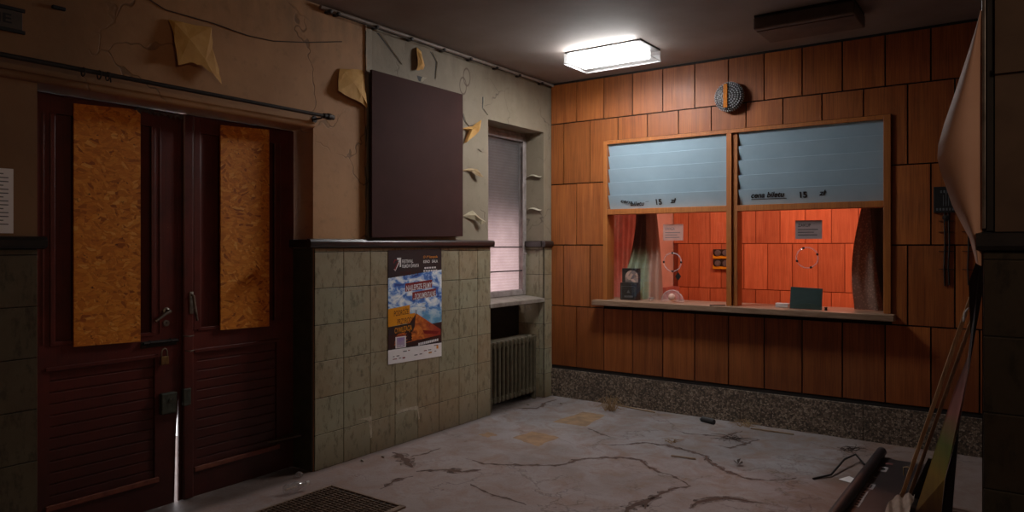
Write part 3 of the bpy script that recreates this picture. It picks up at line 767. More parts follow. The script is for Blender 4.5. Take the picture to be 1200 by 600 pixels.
# panes, speaking rings, pass-through arches
PY = .045
for x0, x1, cx, cz, hx, hz in ((.643, 1.7855, 1.272, 1.352, 1.270, .992), (1.8765, 2.989, 2.428, 1.404, 2.432, .992)):
    bm = B(); box(bm, x0, x1, PY, PY + .005, .988, TZ0); pn = obj('glass_pane', bm, PANE, tw)
    bm = B(); tube(bm, [(cx + .083 * math.cos(a * math.pi / 20), PY - .008, cz + .083 * math.sin(a * math.pi / 20)) for a in range(41)], .005, 6, caps=False); obj('speaking_ring', bm, ETCH, pn, smooth=True)
    bm = B(); a0 = 0 if cx < 2 else .35
    for q in range(4):
        a = a0 + q * math.pi / 2; lathe(bm, [(0, 0), (.010, 0), (.010, .008), (0, .009)], (cx + .083 * math.cos(a), PY - .006, cz + .083 * math.sin(a)), (0, -1, 0), 10)
    obj('ring_screws', bm, INK, pn)
    bm = B(); RA = .105
    tube(bm, [(hx + RA * math.cos(a * math.pi / 20), PY - .006, hz + RA * math.sin(a * math.pi / 20)) for a in range(21)], .006, 6); obj('arch_rim', bm, ETCH, pn, smooth=True)
    if cx < 2:
        bm = B(); pts = [(hx + RA * math.cos(a * math.pi / 20), PY - .004, hz + RA * math.sin(a * math.pi / 20)) for a in range(21)]; poly(bm, pts); obj('arch_cover', bm, ETCH, pn)
        bm = B(); sphere(bm, (hx + .005, PY - .030, 1.037), .034, 3, 0, (1, .6, 1)); o = obj('arch_knob', bm, basic('pink_knob', lin(240, 190, 170), lin(226, 170, 150), 5, .4), pn, smooth=True); o['label'] = 'pale pink knob'
# dark diamond sticker
bm = B(); prism(bm, [(1.323, PY - .002, 1.185), (1.352, PY - .002, 1.224), (1.323, PY - .002, 1.264), (1.294, PY - .002, 1.224)], (0, .001, 0))
tag(obj('diamond_sticker', bm, IRON), 'small dark diamond sticker on the left ticket pane beside the ring', 'sticker')
# counter shelf
bm = B(); box(bm, .522, 3.073, -.115, .40, .937, .986, 0, .005)
tag(obj('counter_shelf', bm, SILLW), 'long pale wooden counter shelf under the ticket window', 'counter')

# notices behind the glass
def notice(name, x0, x1, z0, z1, head, label, mat):
    bm = B(); box(bm, x0, x1, PY - .003, PY - .0015, z0, z1); w = x1 - x0; y = PY - .0035
    text(bm, head, (x0 + .10 * w, y, z1 - .052), (1, 0, 0), (0, 0, 1), w * .48, .024, 1, .015)
    for q, (a, b) in enumerate(((.1, .85), (.1, .7), (.1, .82))):
        zz = z1 - .078 - q * .022; poly(bm, [(x0 + a * w, y, zz), (x0 + b * w, y, zz), (x0 + b * w, y, zz + .006), (x0 + a * w, y, zz + .006)], 1)
    tag(obj(name, bm, [mat, GREYTX if 'pale' in label else INK]), label, 'notice', 'notices on the ticket window glass')
notice('paper_notice', 1.180, 1.372, 1.548, 1.695, 'UWAGA', 'pale pink paper notice on the left ticket pane', basic('pink_paper', lin(196, 140, 126), lin(176, 122, 108), 6, .8))
notice('paper_notice', 2.334, 2.540, 1.556, 1.708, 'ZAKUP', 'grey paper notice on the right ticket pane', basic('grey_paper', lin(160, 140, 138), lin(140, 118, 116), 6, .8))

# things on the counter
t = empty('donation_box', (.82, .10, .987), 'small black box with a picture top and white emblem on the counter', 'box')
bm = B(); box(bm, .735, .905, .06, .15, .987, 1.150, 0, .004); obj('box_body', bm, BLACK, t)
bm = B(); box(bm, .735, .905, .100, .150, 1.151, 1.285, 0, .003); obj('back_board', bm, BLACK, t)
def m_pic():
    g = G('faded_picture'); v = g.voro(g.pos(), 34, 'F1', 'Color'); n = g.noise(g.pos(), 30, 3)
    g.set(Base_Color=g.mix(g.ramp(g.xyz(v)[0], [(.2, 0), (.8, 1)]), lin(206, 170, 150), lin(110, 96, 92)), Roughness=.6); return g.m
bm = B(); pts = [(.772, .096, 1.155)] + [(.838 + .066 * math.cos(math.pi - a * math.pi / 12), .096, 1.205 + .062 * math.sin(a * math.pi / 12)) for a in range(13)] + [(.904, .096, 1.155)]; prism(bm, pts, (0, .003, 0)); obj('picture', bm, m_pic(), t)
bm = B(); y = .059; poly(bm, [(.805, y, 1.055), (.840, y, 1.055), (.8225, y, 1.085)]); poly(bm, [(.78, y, 1.012), (.868, y, 1.012), (.868, y, 1.030), (.78, y, 1.030)])
for a, b, c, d in ((.75, .89, 1.115, 1.118), (.75, .753, 1.0, 1.118), (.887, .89, 1.0, 1.118)): poly(bm, [(a, y, c), (b, y, c), (b, y, d), (a, y, d)])
obj('emblem', bm, GREYM, t)
bm = B(); lathe(bm, [(0, 0), (.022, 0), (.034, .012), (.036, .026), (.028, .030), (.0, .012)], (1.026, .11, .987), (0, 0, 1), 18); tag(obj('glass_dish', bm, CLEAR, smooth=True), 'tiny clear glass dish on the counter by the green curtain', 'dish')
bm = B(); tube(bm, [(1.664, -.098, .9905), (1.70, -.085, .991), (1.74, -.05, .991), (1.775, -.02, .991)], .0045, 8); tag(obj('pen', bm, BLACK), 'thin black pen lying on the counter beside the mullion', 'pen')
t = empty('green_board', (2.42, .01, .987), 'dark green board standing against the right ticket pane', 'board')
bm = B(); prism(bm, [(2.298, .004, .988), (2.546, .004, .988), (2.548, .026, 1.158), (2.302, .026, 1.166)], (0, .004, 0), 0, .001); obj('panel', bm, CARD, t)
bm = B(); prism(bm, [(2.315, .001, .988)] + [(2.43 + .115 * math.cos(math.pi - a * math.pi / 14), .001, .988 + .052 * math.sin(a * math.pi / 14)) for a in range(1, 14)] + [(2.545, .001, .988)], (0, .002, 0)); obj('arched_slot', bm, basic('slot_dark', lin(58, 74, 70), lin(48, 62, 58), 10, .4), t)
bm = B(); box(bm, 2.165, 2.270, .075, .135, .987, 1.022, 0, .004); tag(obj('tissue_pack', bm, WHITE), 'small white pack on the counter left of the green board', 'pack')
bm = B(); lathe(bm, [(0, 0), (.012, 0), (.010, .018), (.013, .02), (.012, .026), (0, .027)], (2.575, .01, .987), (0, 0, 1), 12); tag(obj('bottle_cap', bm, BLACK), 'tiny black cap on the counter right of the green board', 'cap')

# curtains inside the booth
def curtain(name, label, x_l, x_r, y, z0, z1, folds, amp, mat, cat='curtain'):
    bm = B()
    def fn(u, v):
        z = z1 + (z0 - z1) * v; a, b = x_l(v), x_r(v); x = a + (b - a) * u
        return (x, y + amp * math.sin(u * folds * 2 * math.pi + v * .8) * (.5 + .5 * v) + .01 * math.sin(9 * u + 5 * v), z)
    sheet(bm, fn, folds * 10, 14)
    tag(obj(name, bm, mat), label, cat)
lerp = lambda a, b, t: a + (b - a) * t
curtain('curtain', 'rose sheer curtain at the left edge of the booth window', lambda v: .45, lambda v: .79 - .05 * v, .33, .988, 1.92, 6, .020, CURTR)
def gl(v): return .815 - .11 * min(1, max(0, (v - .15)) / .6) ** 1.5
curtain('curtain', 'gathered green and brown curtain behind the left ticket pane', gl, lambda v: 1.02 + .06 * v + .02 * math.sin(v * 3), .23, .988, 1.92, 5, .032, CURTG)
curtain('curtain', 'pale brown lace curtain bulging behind the right ticket pane', lambda v: 2.80 - .075 * math.sin(min(1, max(0, v - .1) * 1.15) * math.pi * .75), lambda v: 2.86 + .08 * v * v + .02 * v, .22, .988, 1.92, 2, .007, LACE)
curtain('curtain', 'dark drape at the right edge of the booth window', lambda v: 2.83 + .05 * v, lambda v: 3.03, .27, .988, 1.92, 3, .02, CURTD)

# ------------------------------------------------------------------ booth interior
BY = 3.4
bm = B(); box(bm, -.12, 4.0, BY, BY + .1, 0, 2.9, 1); z = .32
brow = [(.32, .925, .1), (.925, 1.527, .253), (1.527, 2.129, .1), (2.129, 2.73, .253)]
for z0, z1, ph in brow:
    for k in range(-1, 14):
        a, b = ph + .307 * k + .005, ph + .307 * (k + 1) - .005
        a = max(a, -.115)
        if b - a > .05: box(bm, a, b, BY - .013, BY - .0005, z0 + .005, z1 - .005, 0)
struct('wall_booth_back', bm, [WOODB, basic('booth_groove', lin(120, 52, 34), lin(100, 42, 28), 9, .8)])
bm = B(); box(bm, -.25, -.13, .12, BY + .1, 0, 2.9); struct('wall_booth_left', bm, BOOTHP)
bm = B(); box(bm, 4.0, 4.1, .12, BY + .1, 0, 2.9); struct('wall_booth_right', bm, BOOTHP)
bm = B(); box(bm, -.25, 4.1, .12, BY + .1, 2.9, 3.0); struct('ceiling_booth', bm, BOOTHP)
bm = B(); box(bm, -.13, -.03, BY - .45, BY - .014, 0, .93); 
tag(obj('low_cabinet', bm, CURTP), 'low pinkish cabinet against the booth side wall behind the arch', 'cabinet')
t = empty('wall_socket', (.57, BY - .03, 1.17), 'double yellow and black power socket on the red booth wall', 'socket')
for zz in (1.185, 1.325):
    bm = B(); box(bm, .462, .70, BY - .050, BY - .0135, zz, zz + .125, 0, .004); obj('socket_housing', bm, BLACK, t)
    bm = B(); box(bm, .462, .70, BY - .056, BY - .0505, zz, zz + .034, 0, .002); box(bm, .462, .474, BY - .056, BY - .0505, zz + .034, zz + .05); obj('yellow_lip', bm, YEL, t)
    for xx in (.53, .635):
        bm = B(); lathe(bm, [(0, 0), (.042, 0), (.038, .02), (.02, .024), (0, .02)], (xx, BY - .051, zz + .075), (0, -1, 0), 18); obj('socket_face', bm, GREYM, t, smooth=True)

# ------------------------------------------------------------------ lamps
def lampfix(name, label, x0, x1, y0, y1, lit):
    t = empty(name, ((x0 + x1) / 2, (y0 + y1) / 2, 3.015), label, 'ceiling lamp', 'box lamps on the ceiling')
    bm = B(); box(bm, x0 + .005, x1 - .005, y0 + .005, y1 - .005, 3.106, 3.119); obj('mounting_plate', bm, IRON, t)
    if lit:
        bm = B(); box(bm, x0 + .022, x1 - .055, y0 + .014, y1 - .075, 3.034, 3.100, 0, .012); 
        bm.normal_update()
        for f in bm.faces: f.material_index = 1 if f.normal.y < -.5 else (2 if f.normal.y > .5 else (3 if abs(f.normal.x) > .5 else 0))
        obj('glowing_tube_tray', bm, [TUBE_E, TUBE_S, TUBE_B, TUBE_N], t)
        bm = B(); box(bm, x0, x1, y0, y1, 3.018, 3.104, 0, .006); obj('diffuser', bm, ACRYL, t)
        bm = B(); e = .004
        for a, b in (((x0, y0), (x1, y0)), ((x1, y0), (x1, y1)), ((x1, y1), (x0, y1)), ((x0, y1), (x0, y0))):
            tube(bm, [(a[0], a[1], 3.020), (b[0], b[1], 3.020)], e, 6)
        obj('diffuser_rim', bm, m_glass('rim', (1, 1, 1, 1), .3, .2, 'D', .6), t)
    else:
        bm = B(); box(bm, x0, x1, y0, y1, 3.018, 3.105, 0, .012); obj('diffuser', bm, DIRTYP, t)
        bm = B(); box(bm, x0 + .01, x1 - .01, y0 + .05, y0 + .056, 3.012, 3.0175); obj('diffuser_ridge', bm, DIRTYP, t)
    return t
lampfix('ceiling_lamp', 'lit white box lamp on the ceiling near the wall corner', .728, 1.424, -.955, -.570, True)
lampfix('ceiling_lamp', 'unlit brown box lamp on the ceiling above the right louvres', 2.305, 2.955, -1.00, -.590, False)

# ------------------------------------------------------------------ things on the back wall
t = empty('wall_ornament', (1.825, -.06, 2.645), 'round beaded silver ornament with an amber strip above the ticket window', 'ornament')
C0 = Vector((1.822, -.015, 2.765))
bm = B(); lathe(bm, [(0, 0), (.095, 0), (.118, .020), (.124, .045), (.112, .072), (.080, .088), (0, .094)], C0, (0, -1, 0), 32); obj('disc', bm, basic('tarnished_disc', lin(70, 66, 66), lin(34, 30, 30), 60, .5, .1), t, smooth=True)
bm = B()
for rr, yy, nn in ((.022, .094, 8), (.044, .093, 15), (.066, .091, 22), (.087, .086, 29), (.106, .076, 36), (.120, .058, 40), (.123, .038, 40)):
    for q in range(nn):
        a = q * 2 * math.pi / nn + rr * 40; sphere(bm, (C0.x + rr * math.cos(a), C0.y - yy, C0.z + rr * math.sin(a)), .0068, 1)
obj('beads', bm, basic('silver_beads', lin(220, 220, 226), lin(70, 66, 68), 70, .3, .15, .8), t)
bm = B(); box(bm, C0.x - .032, C0.x + .004, C0.y - .106, C0.y - .099, 2.668, 2.868, 0, .003); obj('amber_strip', bm, AMBER, t)
t = empty('key_plaque', (3.41, -.02, 1.73), 'small black plaque with pale lettering and hanging chains on the panelled wall', 'plaque')
bm = B(); box(bm, 3.318, 3.50, -.028, -.0145, 1.742, 1.932, 0, .003); obj('plaque', bm, BLACK, t)
bm = B(); y = -.0285
for q in range(7): poly(bm, [(3.335 + q * .02, y, 1.758), (3.347 + q * .02, y, 1.758), (3.347 + q * .02, y, 1.776), (3.335 + q * .02, y, 1.776)])
for q in range(5): poly(bm, [(3.36 + q * .02, y, 1.885), (3.372 + q * .02, y, 1.885), (3.372 + q * .02, y, 1.905), (3.36 + q * .02, y, 1.905)])
for xx, h in ((3.378, .08), (3.394, .095), (3.41, .07)): poly(bm, [(xx, y, 1.79), (xx + .005, y, 1.79), (xx + .005, y, 1.79 + h), (xx, y, 1.79 + h)])
obj('lettering', bm, GREYM, t)
bm = B(); lathe(bm, [(0, 0), (.022, 0), (.022, .012), (0, .016)], (3.395, -.015, 1.705), (0, -1, 0), 14); obj('hook_knob', bm, IRON, t)
for xx, zb_ in ((3.385, 1.21), (3.412, 1.215), (3.53, 1.22)):
    bm = B(); tube(bm, [(xx, -.022, 1.742), (xx + .004, -.020, 1.5), (xx - .002, -.02, 1.35), (xx + .003, -.02, zb_)], .005, 6)
    for zz in (1.33, 1.46, 1.60, 1.68): tube(bm, [(xx - .035, -.019, zz + .002), (xx + .035, -.019, zz)], .0025, 5)
    obj('chain', bm, IRON, t)

# ------------------------------------------------------------------ things on the left wall
t = empty('notice_board', (.04, -1.975, 1.56), 'large blank aubergine board mounted on the wall above the poster', 'board')
bm = B(); prism(bm, [(.032, -2.487, 1.560), (.032, -1.461, 1.580), (.032, -1.461, 2.762), (.032, -2.487, 2.764)], (.022, 0, 0), 0, .002); obj('panel', bm, BOARD, t)
for a in (-2.42, -1.56):
    bm = B(); box(bm, .001, .031, a, a + .05, 1.62, 2.70); obj('mounting_strip', bm, DKW, t)

# poster: one printed sheet
def m_sky():
    g = G('poster_sky'); p = g.pos(); s = g.xyz(p); n = g.noise(g.map(p, (1, 1.2, 2.2)), 7, 6, .62, .6)
    c = g.ramp(n, [(.36, lin(34, 62, 140)), (.45, lin(70, 124, 204)), (.53, lin(196, 214, 232)), (.62, lin(246, 246, 246))])
    low = g._mr(s[2], 1.06, .92)
    c = g.mix(g.math('MULTIPLY', low, .7), c, lin(96, 162, 192)); g.set(Base_Color=c, Roughness=.5); return g.m
def m_dune():
    g = G('poster_dune'); p = g.pos(); s = g.xyz(p); n = g.noise(g.map(p, (1, 3, 5), (.6, 0, 0)), 5, 5, .6, .8)
    c = g.ramp(n, [(.3, lin(92, 34, 16)), (.5, lin(196, 92, 26)), (.68, lin(232, 140, 52))])
    c = g.mix(g._mr(s[1], -2.02, -1.72), c, lin(150, 44, 30)); g.set(Base_Color=c, Roughness=.5); return g.m
PM = [basic('poster_black', lin(34, 26, 28), lin(40, 26, 26), 6, .5), m_sky(), m_dune(), PAPER, basic('poster_orange', lin(226, 142, 22), lin(212, 128, 18), 5, .5), basic('poster_red', lin(132, 26, 24), lin(112, 20, 20), 8, .5),
      basic('poster_white', lin(226, 224, 222), lin(216, 214, 212), 8, .6), basic('poster_grey', lin(120, 112, 112), lin(96, 90, 90), 30, .7), basic('poster_violet', lin(132, 104, 176), lin(186, 164, 166), 9, .6), basic('poster_maroon', lin(70, 16, 18), lin(52, 14, 14), 10, .6), basic('poster_darkdune', lin(60, 20, 14), lin(34, 14, 14), 16, .6)]
bm = B()
PW, PHt = .600, .850
def P(u, v, k=0): # u right along wall, v down
    y = -2.289 + u * PW; z = 1.468 + .010 * u - v * (.848 + .022 * u)
    return (.0165 + k * .0004, y, z)
def prect(u0, u1, v0, v1, mi, k=1, sk=0):
    poly(bm, [P(u0, v1, k), P(u1, v1 - sk, k), P(u1, v0 - sk, k), P(u0, v0, k)], mi)
def ptext(s, u, v, w, h, mi, k=2, bold=.01, sk=0, shear=0):
    n0 = len(bm.verts); text(bm, s, (0, 0, 0), (1, 0, 0), (0, 1, 0), w, h, mi, bold, shear)
    bm.verts.ensure_lookup_table()
    for vv in bm.verts[n0:]: 
        x, y2 = vv.co.x, vv.co.y; vv.co = Vector(P(u + x, v - y2 * PW / PHt * 1.0 - sk * x, k))
N = 10
for i in range(N):
    for j in range(14): poly(bm, [P(i / N, (j + 1) / 14), P((i + 1) / N, (j + 1) / 14), P((i + 1) / N, j / 14), P(i / N, j / 14)], 0)
poly(bm, [P(0, .70, 1), P(1, .70, 1), P(1, .195, 1), P(0, .245, 1)], 1); prect(0, 1, .875, 1, 3, 1)
poly(bm, [P(0, .72, 2), P(1, .68, 2), P(1, .86, 2), P(0, .86, 2)][::-1], 10)
poly(bm, [P(.50, .575, 3), P(.14, .76, 3), P(.10, .84, 3), P(.98, .80, 3), P(.98, .75, 3)], 2)
poly(bm, [P(.50, .578, 4), P(.32, .70, 4), P(.42, .74, 4), P(.36, .80, 4), P(.47, .70, 4)], 10)
for q in range(5): poly(bm, [P(.36 + .01 * q, .66 + q * .03, 4), P(.29 - .01 * q, .72 + q * .028, 4), P(.43, .715 + q * .026, 4)], 10)
poly(bm, [P(.62, .735, 4), P(.95, .765, 4), P(.90, .79, 4), P(.66, .77, 4)], 5)
prect(.49, .505, .545, .585, 0, 4)                       # walker on the ridge
# head band
poly(bm, [P(.10, .17, 2), P(.19, .09, 2), P(.155, .085, 2), P(.155, .07, 2), P(.225, .07, 2), P(.225, .15, 2), P(.20, .15, 2), P(.205, .105, 2), P(.125, .185, 2)], 6)
poly(bm, [P(.105, .165, 3), P(.17, .105, 3), P(.185, .105, 3), P(.12, .18, 3)], 5); poly(bm, [P(.09, .11, 3), P(.11, .085, 3), P(.16, .085, 3), P(.16, .092, 3), P(.12, .092, 3), P(.10, .118, 3)], 5)
ptext('FESTIWAL', .245, .118, .20, .042, 6); ptext('FILMÓW ŚWIATA', .245, .160, .31, .042, 6)
ptext('TUMULT', .20, .232, .36, .050, 9)
ptext('17-19 listopada', .64, .082, .28, .030, 4); ptext('KINO   SALA', .64, .126, .28, .036, 6)
for a, b, v in ((.66, .90, .165), (.64, .92, .192)):
    u = a
    while u < b - .02: prect(u, u + .035, v, v + .014, 6, 2); u += .047
prect(.30, .81, .302, .375, 5, 2, .020); ptext('NAJLEPSZE FILMY', .32, .370, .48, .070, 6, 3, .012, .035)
prect(.43, .885, .385, .455, 5, 2, .020); ptext('...DOKUMENTALNE', .445, .449, .43, .068, 6, 3, .012, .035)
prect(0, .385, .515, .595, 4, 2, .02); ptext('PODRÓŻE', .10, .584, .26, .066, 9, 3, .008, .04)
prect(0, .48, .592, .672, 4, 2, .02); ptext('PRZYRODA', .16, .661, .30, .068, 9, 3, .008, .04)
prect(0, .45, .672, .745, 0, 5, .015); ptext('CYWILIZACJA', .11, .734, .31, .066, 4, 6, .008, .04)
for a, b, v in ((.60, .66, .47), (.62, .68, .495), (.62, .68, .53), (.61, .68, .56)): prect(a, b, v, v + .004, 7, 2)
prect(.125, .31, .757, .768, 5, 6); prect(.125, .31, .768, .868, 3, 5); prect(.145, .29, .776, .862, 8, 6)
ptext('FILM', .16, .852, .10, .012, 6, 7)
for q in range(11): prect(.54 + q * .036, .568 + q * .036, .848 - q * .0016, .870 - q * .0016, 6, 6)
r = random.Random(2)
for v in (.905, .935, .958):
    u = .08
    while u < .86:
        w = r.uniform(.03, .09)
        if r.random() < .75: prect(u, u + w, v - .02 * u, v + .008 - .02 * u, r.choice([7, 7, 7, 5, 0]), 2)
        u += w + r.uniform(.015, .05)
prect(.895, .935, .895, .925, 4, 2); prect(.74, .80, .945, .957, 4, 2); prect(.25, .30, .955, .967, 5, 2)
tag(obj('film_poster', bm, PM), 'film festival poster with blue sky and orange dune on the green tiled wall', 'poster')

# paper notice and painted sign at far left
bm = B(); box(bm, .001, .0025, -5.02, -4.700, 1.562, 1.862); 
for q in range(14):
    zz = 1.835 - q * .018; b = -4.72 - (.02 if q % 3 == 0 else 0); poly(bm, [(.003, -5.0, zz), (.003, b, zz), (.003, b, zz + .005), (.003, -5.0, zz + .005)], 1)
tag(obj('paper_notice', bm, [PAPER, GREYTX]), 'white printed sheet on the plaster left of the double door', 'notice')
t = empty('wall_sign', (.01, -4.8, 2.48), 'dark framed sign board high on the wall above the white sheet', 'sign')
bm = B(); box(bm, .001, .010, -5.0, -4.665, 2.515, 2.600, 0, .002); obj('sign_board', bm, basic('sign_paint', lin(70, 62, 56), lin(54, 48, 44), 9, .6), t)
bm = B(); box(bm, .001, .014, -5.0, -4.655, 2.601, 2.616); box(bm, .001, .014, -5.0, -4.655, 2.499, 2.514); obj('sign_frame', bm, INK, t)
bm = B(); text(bm, 'IE', (.0108, -4.765, 2.538), (0, 1, 0), (0, 0, 1), .055, .042, 0, .02); obj('lettering', bm, INK, t)
bm = B(); box(bm, .001, .02, -4.54, -4.48, 2.655, 2.672, 0, .004); tag(obj('wall_hook', bm, INK), 'short black metal clip on the plaster beside the dark sign', 'clip')
bm = B(); tube(bm, [(.006, -4.142, 2.86), (.006, -3.976, 2.80), (.008, -3.685, 2.797), (.006, -3.46, 2.781), (.006, -3.277, 2.79), (.007, -3.013, 2.843), (.005, -2.722, 2.916)], .0035, 6)
tag(obj('loose_wire', bm, DKW), 'thin brown wire sagging across the plaster above the rod', 'wire')

# peeling wallpaper flaps: outline (y, z, lift) around a raised crease
def flap(pts, crease, label, mat=PAPERB, back=PAPERW, curl=0):
    bm = B(); n = len(pts)
    c = [bm.verts.new((l, y, z)) for y, z, l in crease]
    o = [bm.verts.new((l + .001, y, z)) for y, z, l in pts]
    # every outline vertex joins the closest crease vertex
    def near(v): return min(range(len(c)), key=lambda i: (c[i].co.yz - v.co.yz).length)
    for i in range(n):
        a, b = o[i], o[(i + 1) % n]; ia, ib = near(a), near(b)
        if ia == ib: bm.faces.new((a, b, c[ia]))
        else:
            s = 1 if ib > ia else -1; bm.faces.new((a, b, c[ib]))
            for k in range(ib, ia, -s): bm.faces.new((a, c[k], c[k - s]))
    bmesh.ops.subdivide_edges(bm, edges=list(bm.edges), cuts=2, use_grid_fill=True)
    rr = random.Random(len(pts))
    for v in bm.verts:
        if v.is_boundary: v.co += Vector((0, rr.uniform(-.004, .004), rr.uniform(-.004, .004)))
        v.co.x = max(v.co.x + rr.uniform(-.001, .001), .0015)
    bmesh.ops.recalc_face_normals(bm, faces=list(bm.faces))
    return tag(obj('wallpaper_flap', bm, mat), label, 'peeling wallpaper', 'torn wallpaper flaps')
flap([(-3.96,2.752,.012),(-3.87,2.752,.015),(-3.78,2.758,.015),(-3.703,2.772,.012),(-3.700,2.648,.02),(-3.668,2.53,.03),(-3.672,2.442,.06),(-3.73,2.49,.065),(-3.80,2.522,.06),(-3.86,2.53,.055),(-3.93,2.50,.055),(-3.94,2.632,.04)],
     [(-3.935,2.735,.03),(-3.86,2.66,.05),(-3.77,2.56,.06),(-3.70,2.475,.06)], 'large torn wallpaper flap above the double door')
flap([(-2.742,2.724,.01),(-2.64,2.742,.015),(-2.533,2.754,.01),(-2.518,2.62,.02),(-2.512,2.488,.03),(-2.608,2.514,.05),(-2.712,2.535,.05),(-2.787,2.56,.045),(-2.775,2.64,.03)],
     [(-2.71,2.705,.025),(-2.65,2.64,.045),(-2.585,2.57,.055),(-2.53,2.51,.05)], 'torn wallpaper flap beside the upper corner of the aubergine board')
flap([(-1.425,2.487,.004),(-1.303,2.523,.03),(-1.215,2.585,.06),(-1.24,2.482,.05),(-1.379,2.377,.03),(-1.40,2.36,.01),(-1.349,2.478,.02)], [(-1.33,2.49,.05),(-1.26,2.53,.07)], 'pointed curl of wallpaper on the wall strip before the window')
flap([(-1.425,2.139,.002),(-1.303,2.163,.012),(-1.24,2.158,.03),(-1.17,2.095,.045),(-1.24,2.099,.04),(-1.303,2.133,.02)], [(-1.28,2.15,.03),(-1.22,2.125,.05)], 'small curled wallpaper tear halfway down beside the aubergine board', basic('curl_paper', lin(176, 150, 110), lin(140, 110, 74), 20, .8))
flap([(-1.41,1.753,.002),(-1.286,1.804,.012),(-1.196,1.736,.03),(-1.139,1.71,.045),(-1.196,1.68,.04),(-1.248,1.718,.02)], [(-1.27,1.765,.03),(-1.20,1.72,.05)], 'lowest curled wallpaper tear just above the dado rail', basic('curl_paper_pale', lin(182, 170, 140), lin(150, 134, 104), 20, .8))
flap([(-1.967,3.05,.004),(-1.995,3.012,.03),(-1.988,2.914,.04),(-2.0,2.86,.03),(-1.92,2.88,.03),(-1.898,2.916,.02),(-1.928,3.027,.01)], [(-1.96,2.99,.045),(-1.955,2.91,.05)], 'narrow wallpaper curl under the track above the aubergine board')
# dark slits where the paint layer has split
def slit(pts, label, w=.010):
    bm = B(); n = len(pts)
    for i in range(n - 1):
        (ya, za), (yb_, zb_) = pts[i], pts[i + 1]; wa = w * (1 - i / n) + .002; wb = w * (1 - (i + 1) / n) + .001
        poly(bm, [(.0012, ya - wa, za), (.0012, ya + .001, za), (.0012, yb_ + .001, zb_), (.0012, yb_ - wb, zb_)], 1)
        poly(bm, [(.002, ya, za), (.002, yb_, zb_), (.008, yb_ + wb * .7, zb_), (.010, ya + wa * .7, za)], 0)
    tag(obj('paint_crack', bm, [PAPERW, INK]), label, 'paint crack', 'lifted cracks in the wall paint')
slit([(-2.369,3.06),(-2.315,3.02),(-2.227,2.95),(-2.136,2.88)], 'long slanting lifted paint crack above the aubergine board', .022)
slit([(-1.90,2.83),(-1.915,2.81),(-1.92,2.79)], 'short dark split below the narrow wallpaper curl', .06)
slit([(-1.798,3.05),(-1.734,2.984),(-1.753,2.843)], 'upright lifted paint crack right of the narrow wallpaper curl', .012)
slit([(-1.117,2.804),(-1.126,2.70),(-1.055,2.654)], 'lifted paint crack above the window opening corner', .012)
slit([(-1.40,2.62),(-1.37,2.55),(-1.31,2.51)], 'lifted paint crack just above the pointed wallpaper curl', .012)
slit([(-1.20,2.34),(-1.15,2.32),(-1.08,2.325)], 'tiny lifted paint crack below the pointed wallpaper curl', .012)
# curled paint inside the window reveal
for k, (zz, xx, lb) in enumerate(((2.20, -.10, 'upper curl of paint on the window reveal'), (1.87, -.10, 'lower curl of paint on the window reveal'))):
    bm = B(); sheet(bm, lambda u, v: (xx - .08 + .16 * u, NY1 - .002 - .03 * math.sin(v * 2.4) * (1 - .4 * u), zz + .012 * math.sin(u * 5) - .03 * v + .015 * v * v), 8, 5)
    tag(obj('paint_curl', bm, PAPERW), lb, 'paint curl', 'paint curls on the window reveal')

# ------------------------------------------------------------------ right pier sheet and lumber
OUT = [(3.724, 2.262), (3.690, 2.141), (3.655, 2.02), (3.622, 1.911), (3.606, 1.845), (3.603, 1.80), (3.612, 1.755), (3.625, 1.712), (3.645, 1.641), (3.672, 1.578), (3.695, 1.528), (3.712, 1.45)]
def outer(v):
    f = v * (len(OUT) - 1); i = min(int(f), len(OUT) - 2); a, b = OUT[i], OUT[i + 1]; return lerp(a[0], b[0], f - i), lerp(a[1], b[1], f - i)
bm = B()
def fl(u, v):
    ox, oz = outer(v); iz = lerp(2.262, 1.44, v); x = lerp(ox, 3.7285, u); y = -3.305 - .02 * math.sin(u * math.pi) - .05 * (1 - u) * (0.6) + .06 * (1 - u) ** 2
    return (x, y, lerp(oz, iz, u))
sheet(bm, fl, 10, 33)
tag(obj('curled_sheet', bm, basic('curled_hardboard', lin(206, 160, 138), lin(190, 144, 122), 3, .65, bump=.02)), 'large pale sheet bulging off the edge of the dark right pier', 'sheet')
bm = B(); box(bm, 3.7295, 3.740, -3.316, -3.302, 1.56, 2.32, 0, .002); struct('trim_7', bm, basic('bead_metal', lin(120, 112, 110), lin(80, 74, 72), 14, .35, .6))
bm = B(); box(bm, 3.742, 3.763, -3.314, -3.3005, 1.552, 2.9, 0, .002); struct('shade_strip', bm, BLACK)  # black strip stands in for the shadowed gap at the pier edge

def m_paint():
    g = G('painted_canvas'); p = g.pos(); s = g.xyz(p); n = g.noise(p, 5, 4, .6)
    z = g.math('ADD', s[2], g.math('MULTIPLY', g.math('SUBTRACT', n, .5), .25))
    c = g.ramp(z, [(.02, lin(120, 82, 60)), (.22, lin(168, 132, 58)), (.40, lin(110, 122, 62)), (.58, lin(176, 110, 100)), (.74, lin(150, 92, 86)), (.92, lin(58, 46, 42))])  # dark top of the board paints in the light's falloff
    e = g.noise(g.map(p, (14, 1, 1)), 1.4, 3); c = g.mix(g.math('MULTIPLY', g.ramp(e, [(.4, 0), (.7, 1)]), .5), c, lin(90, 66, 48))
    g.set(Base_Color=c, Roughness=.5); return g.m
t = empty('painted_board', (3.44, -1.5, 0), 'tall painted board in yellow, green and pink leaning behind the pier', 'board')
bm = B(); prism(bm, [(3.350, -1.52, .002), (3.478, -1.56, .002), (3.500, -1.55, .24), (3.562, -1.52, .52), (3.600, -1.50, .80), (3.612, -1.48, 1.00), (3.600, -1.48, .90), (3.540, -1.485, .72)], (0, .014, 0)); obj('painted_face', bm, m_paint(), t)
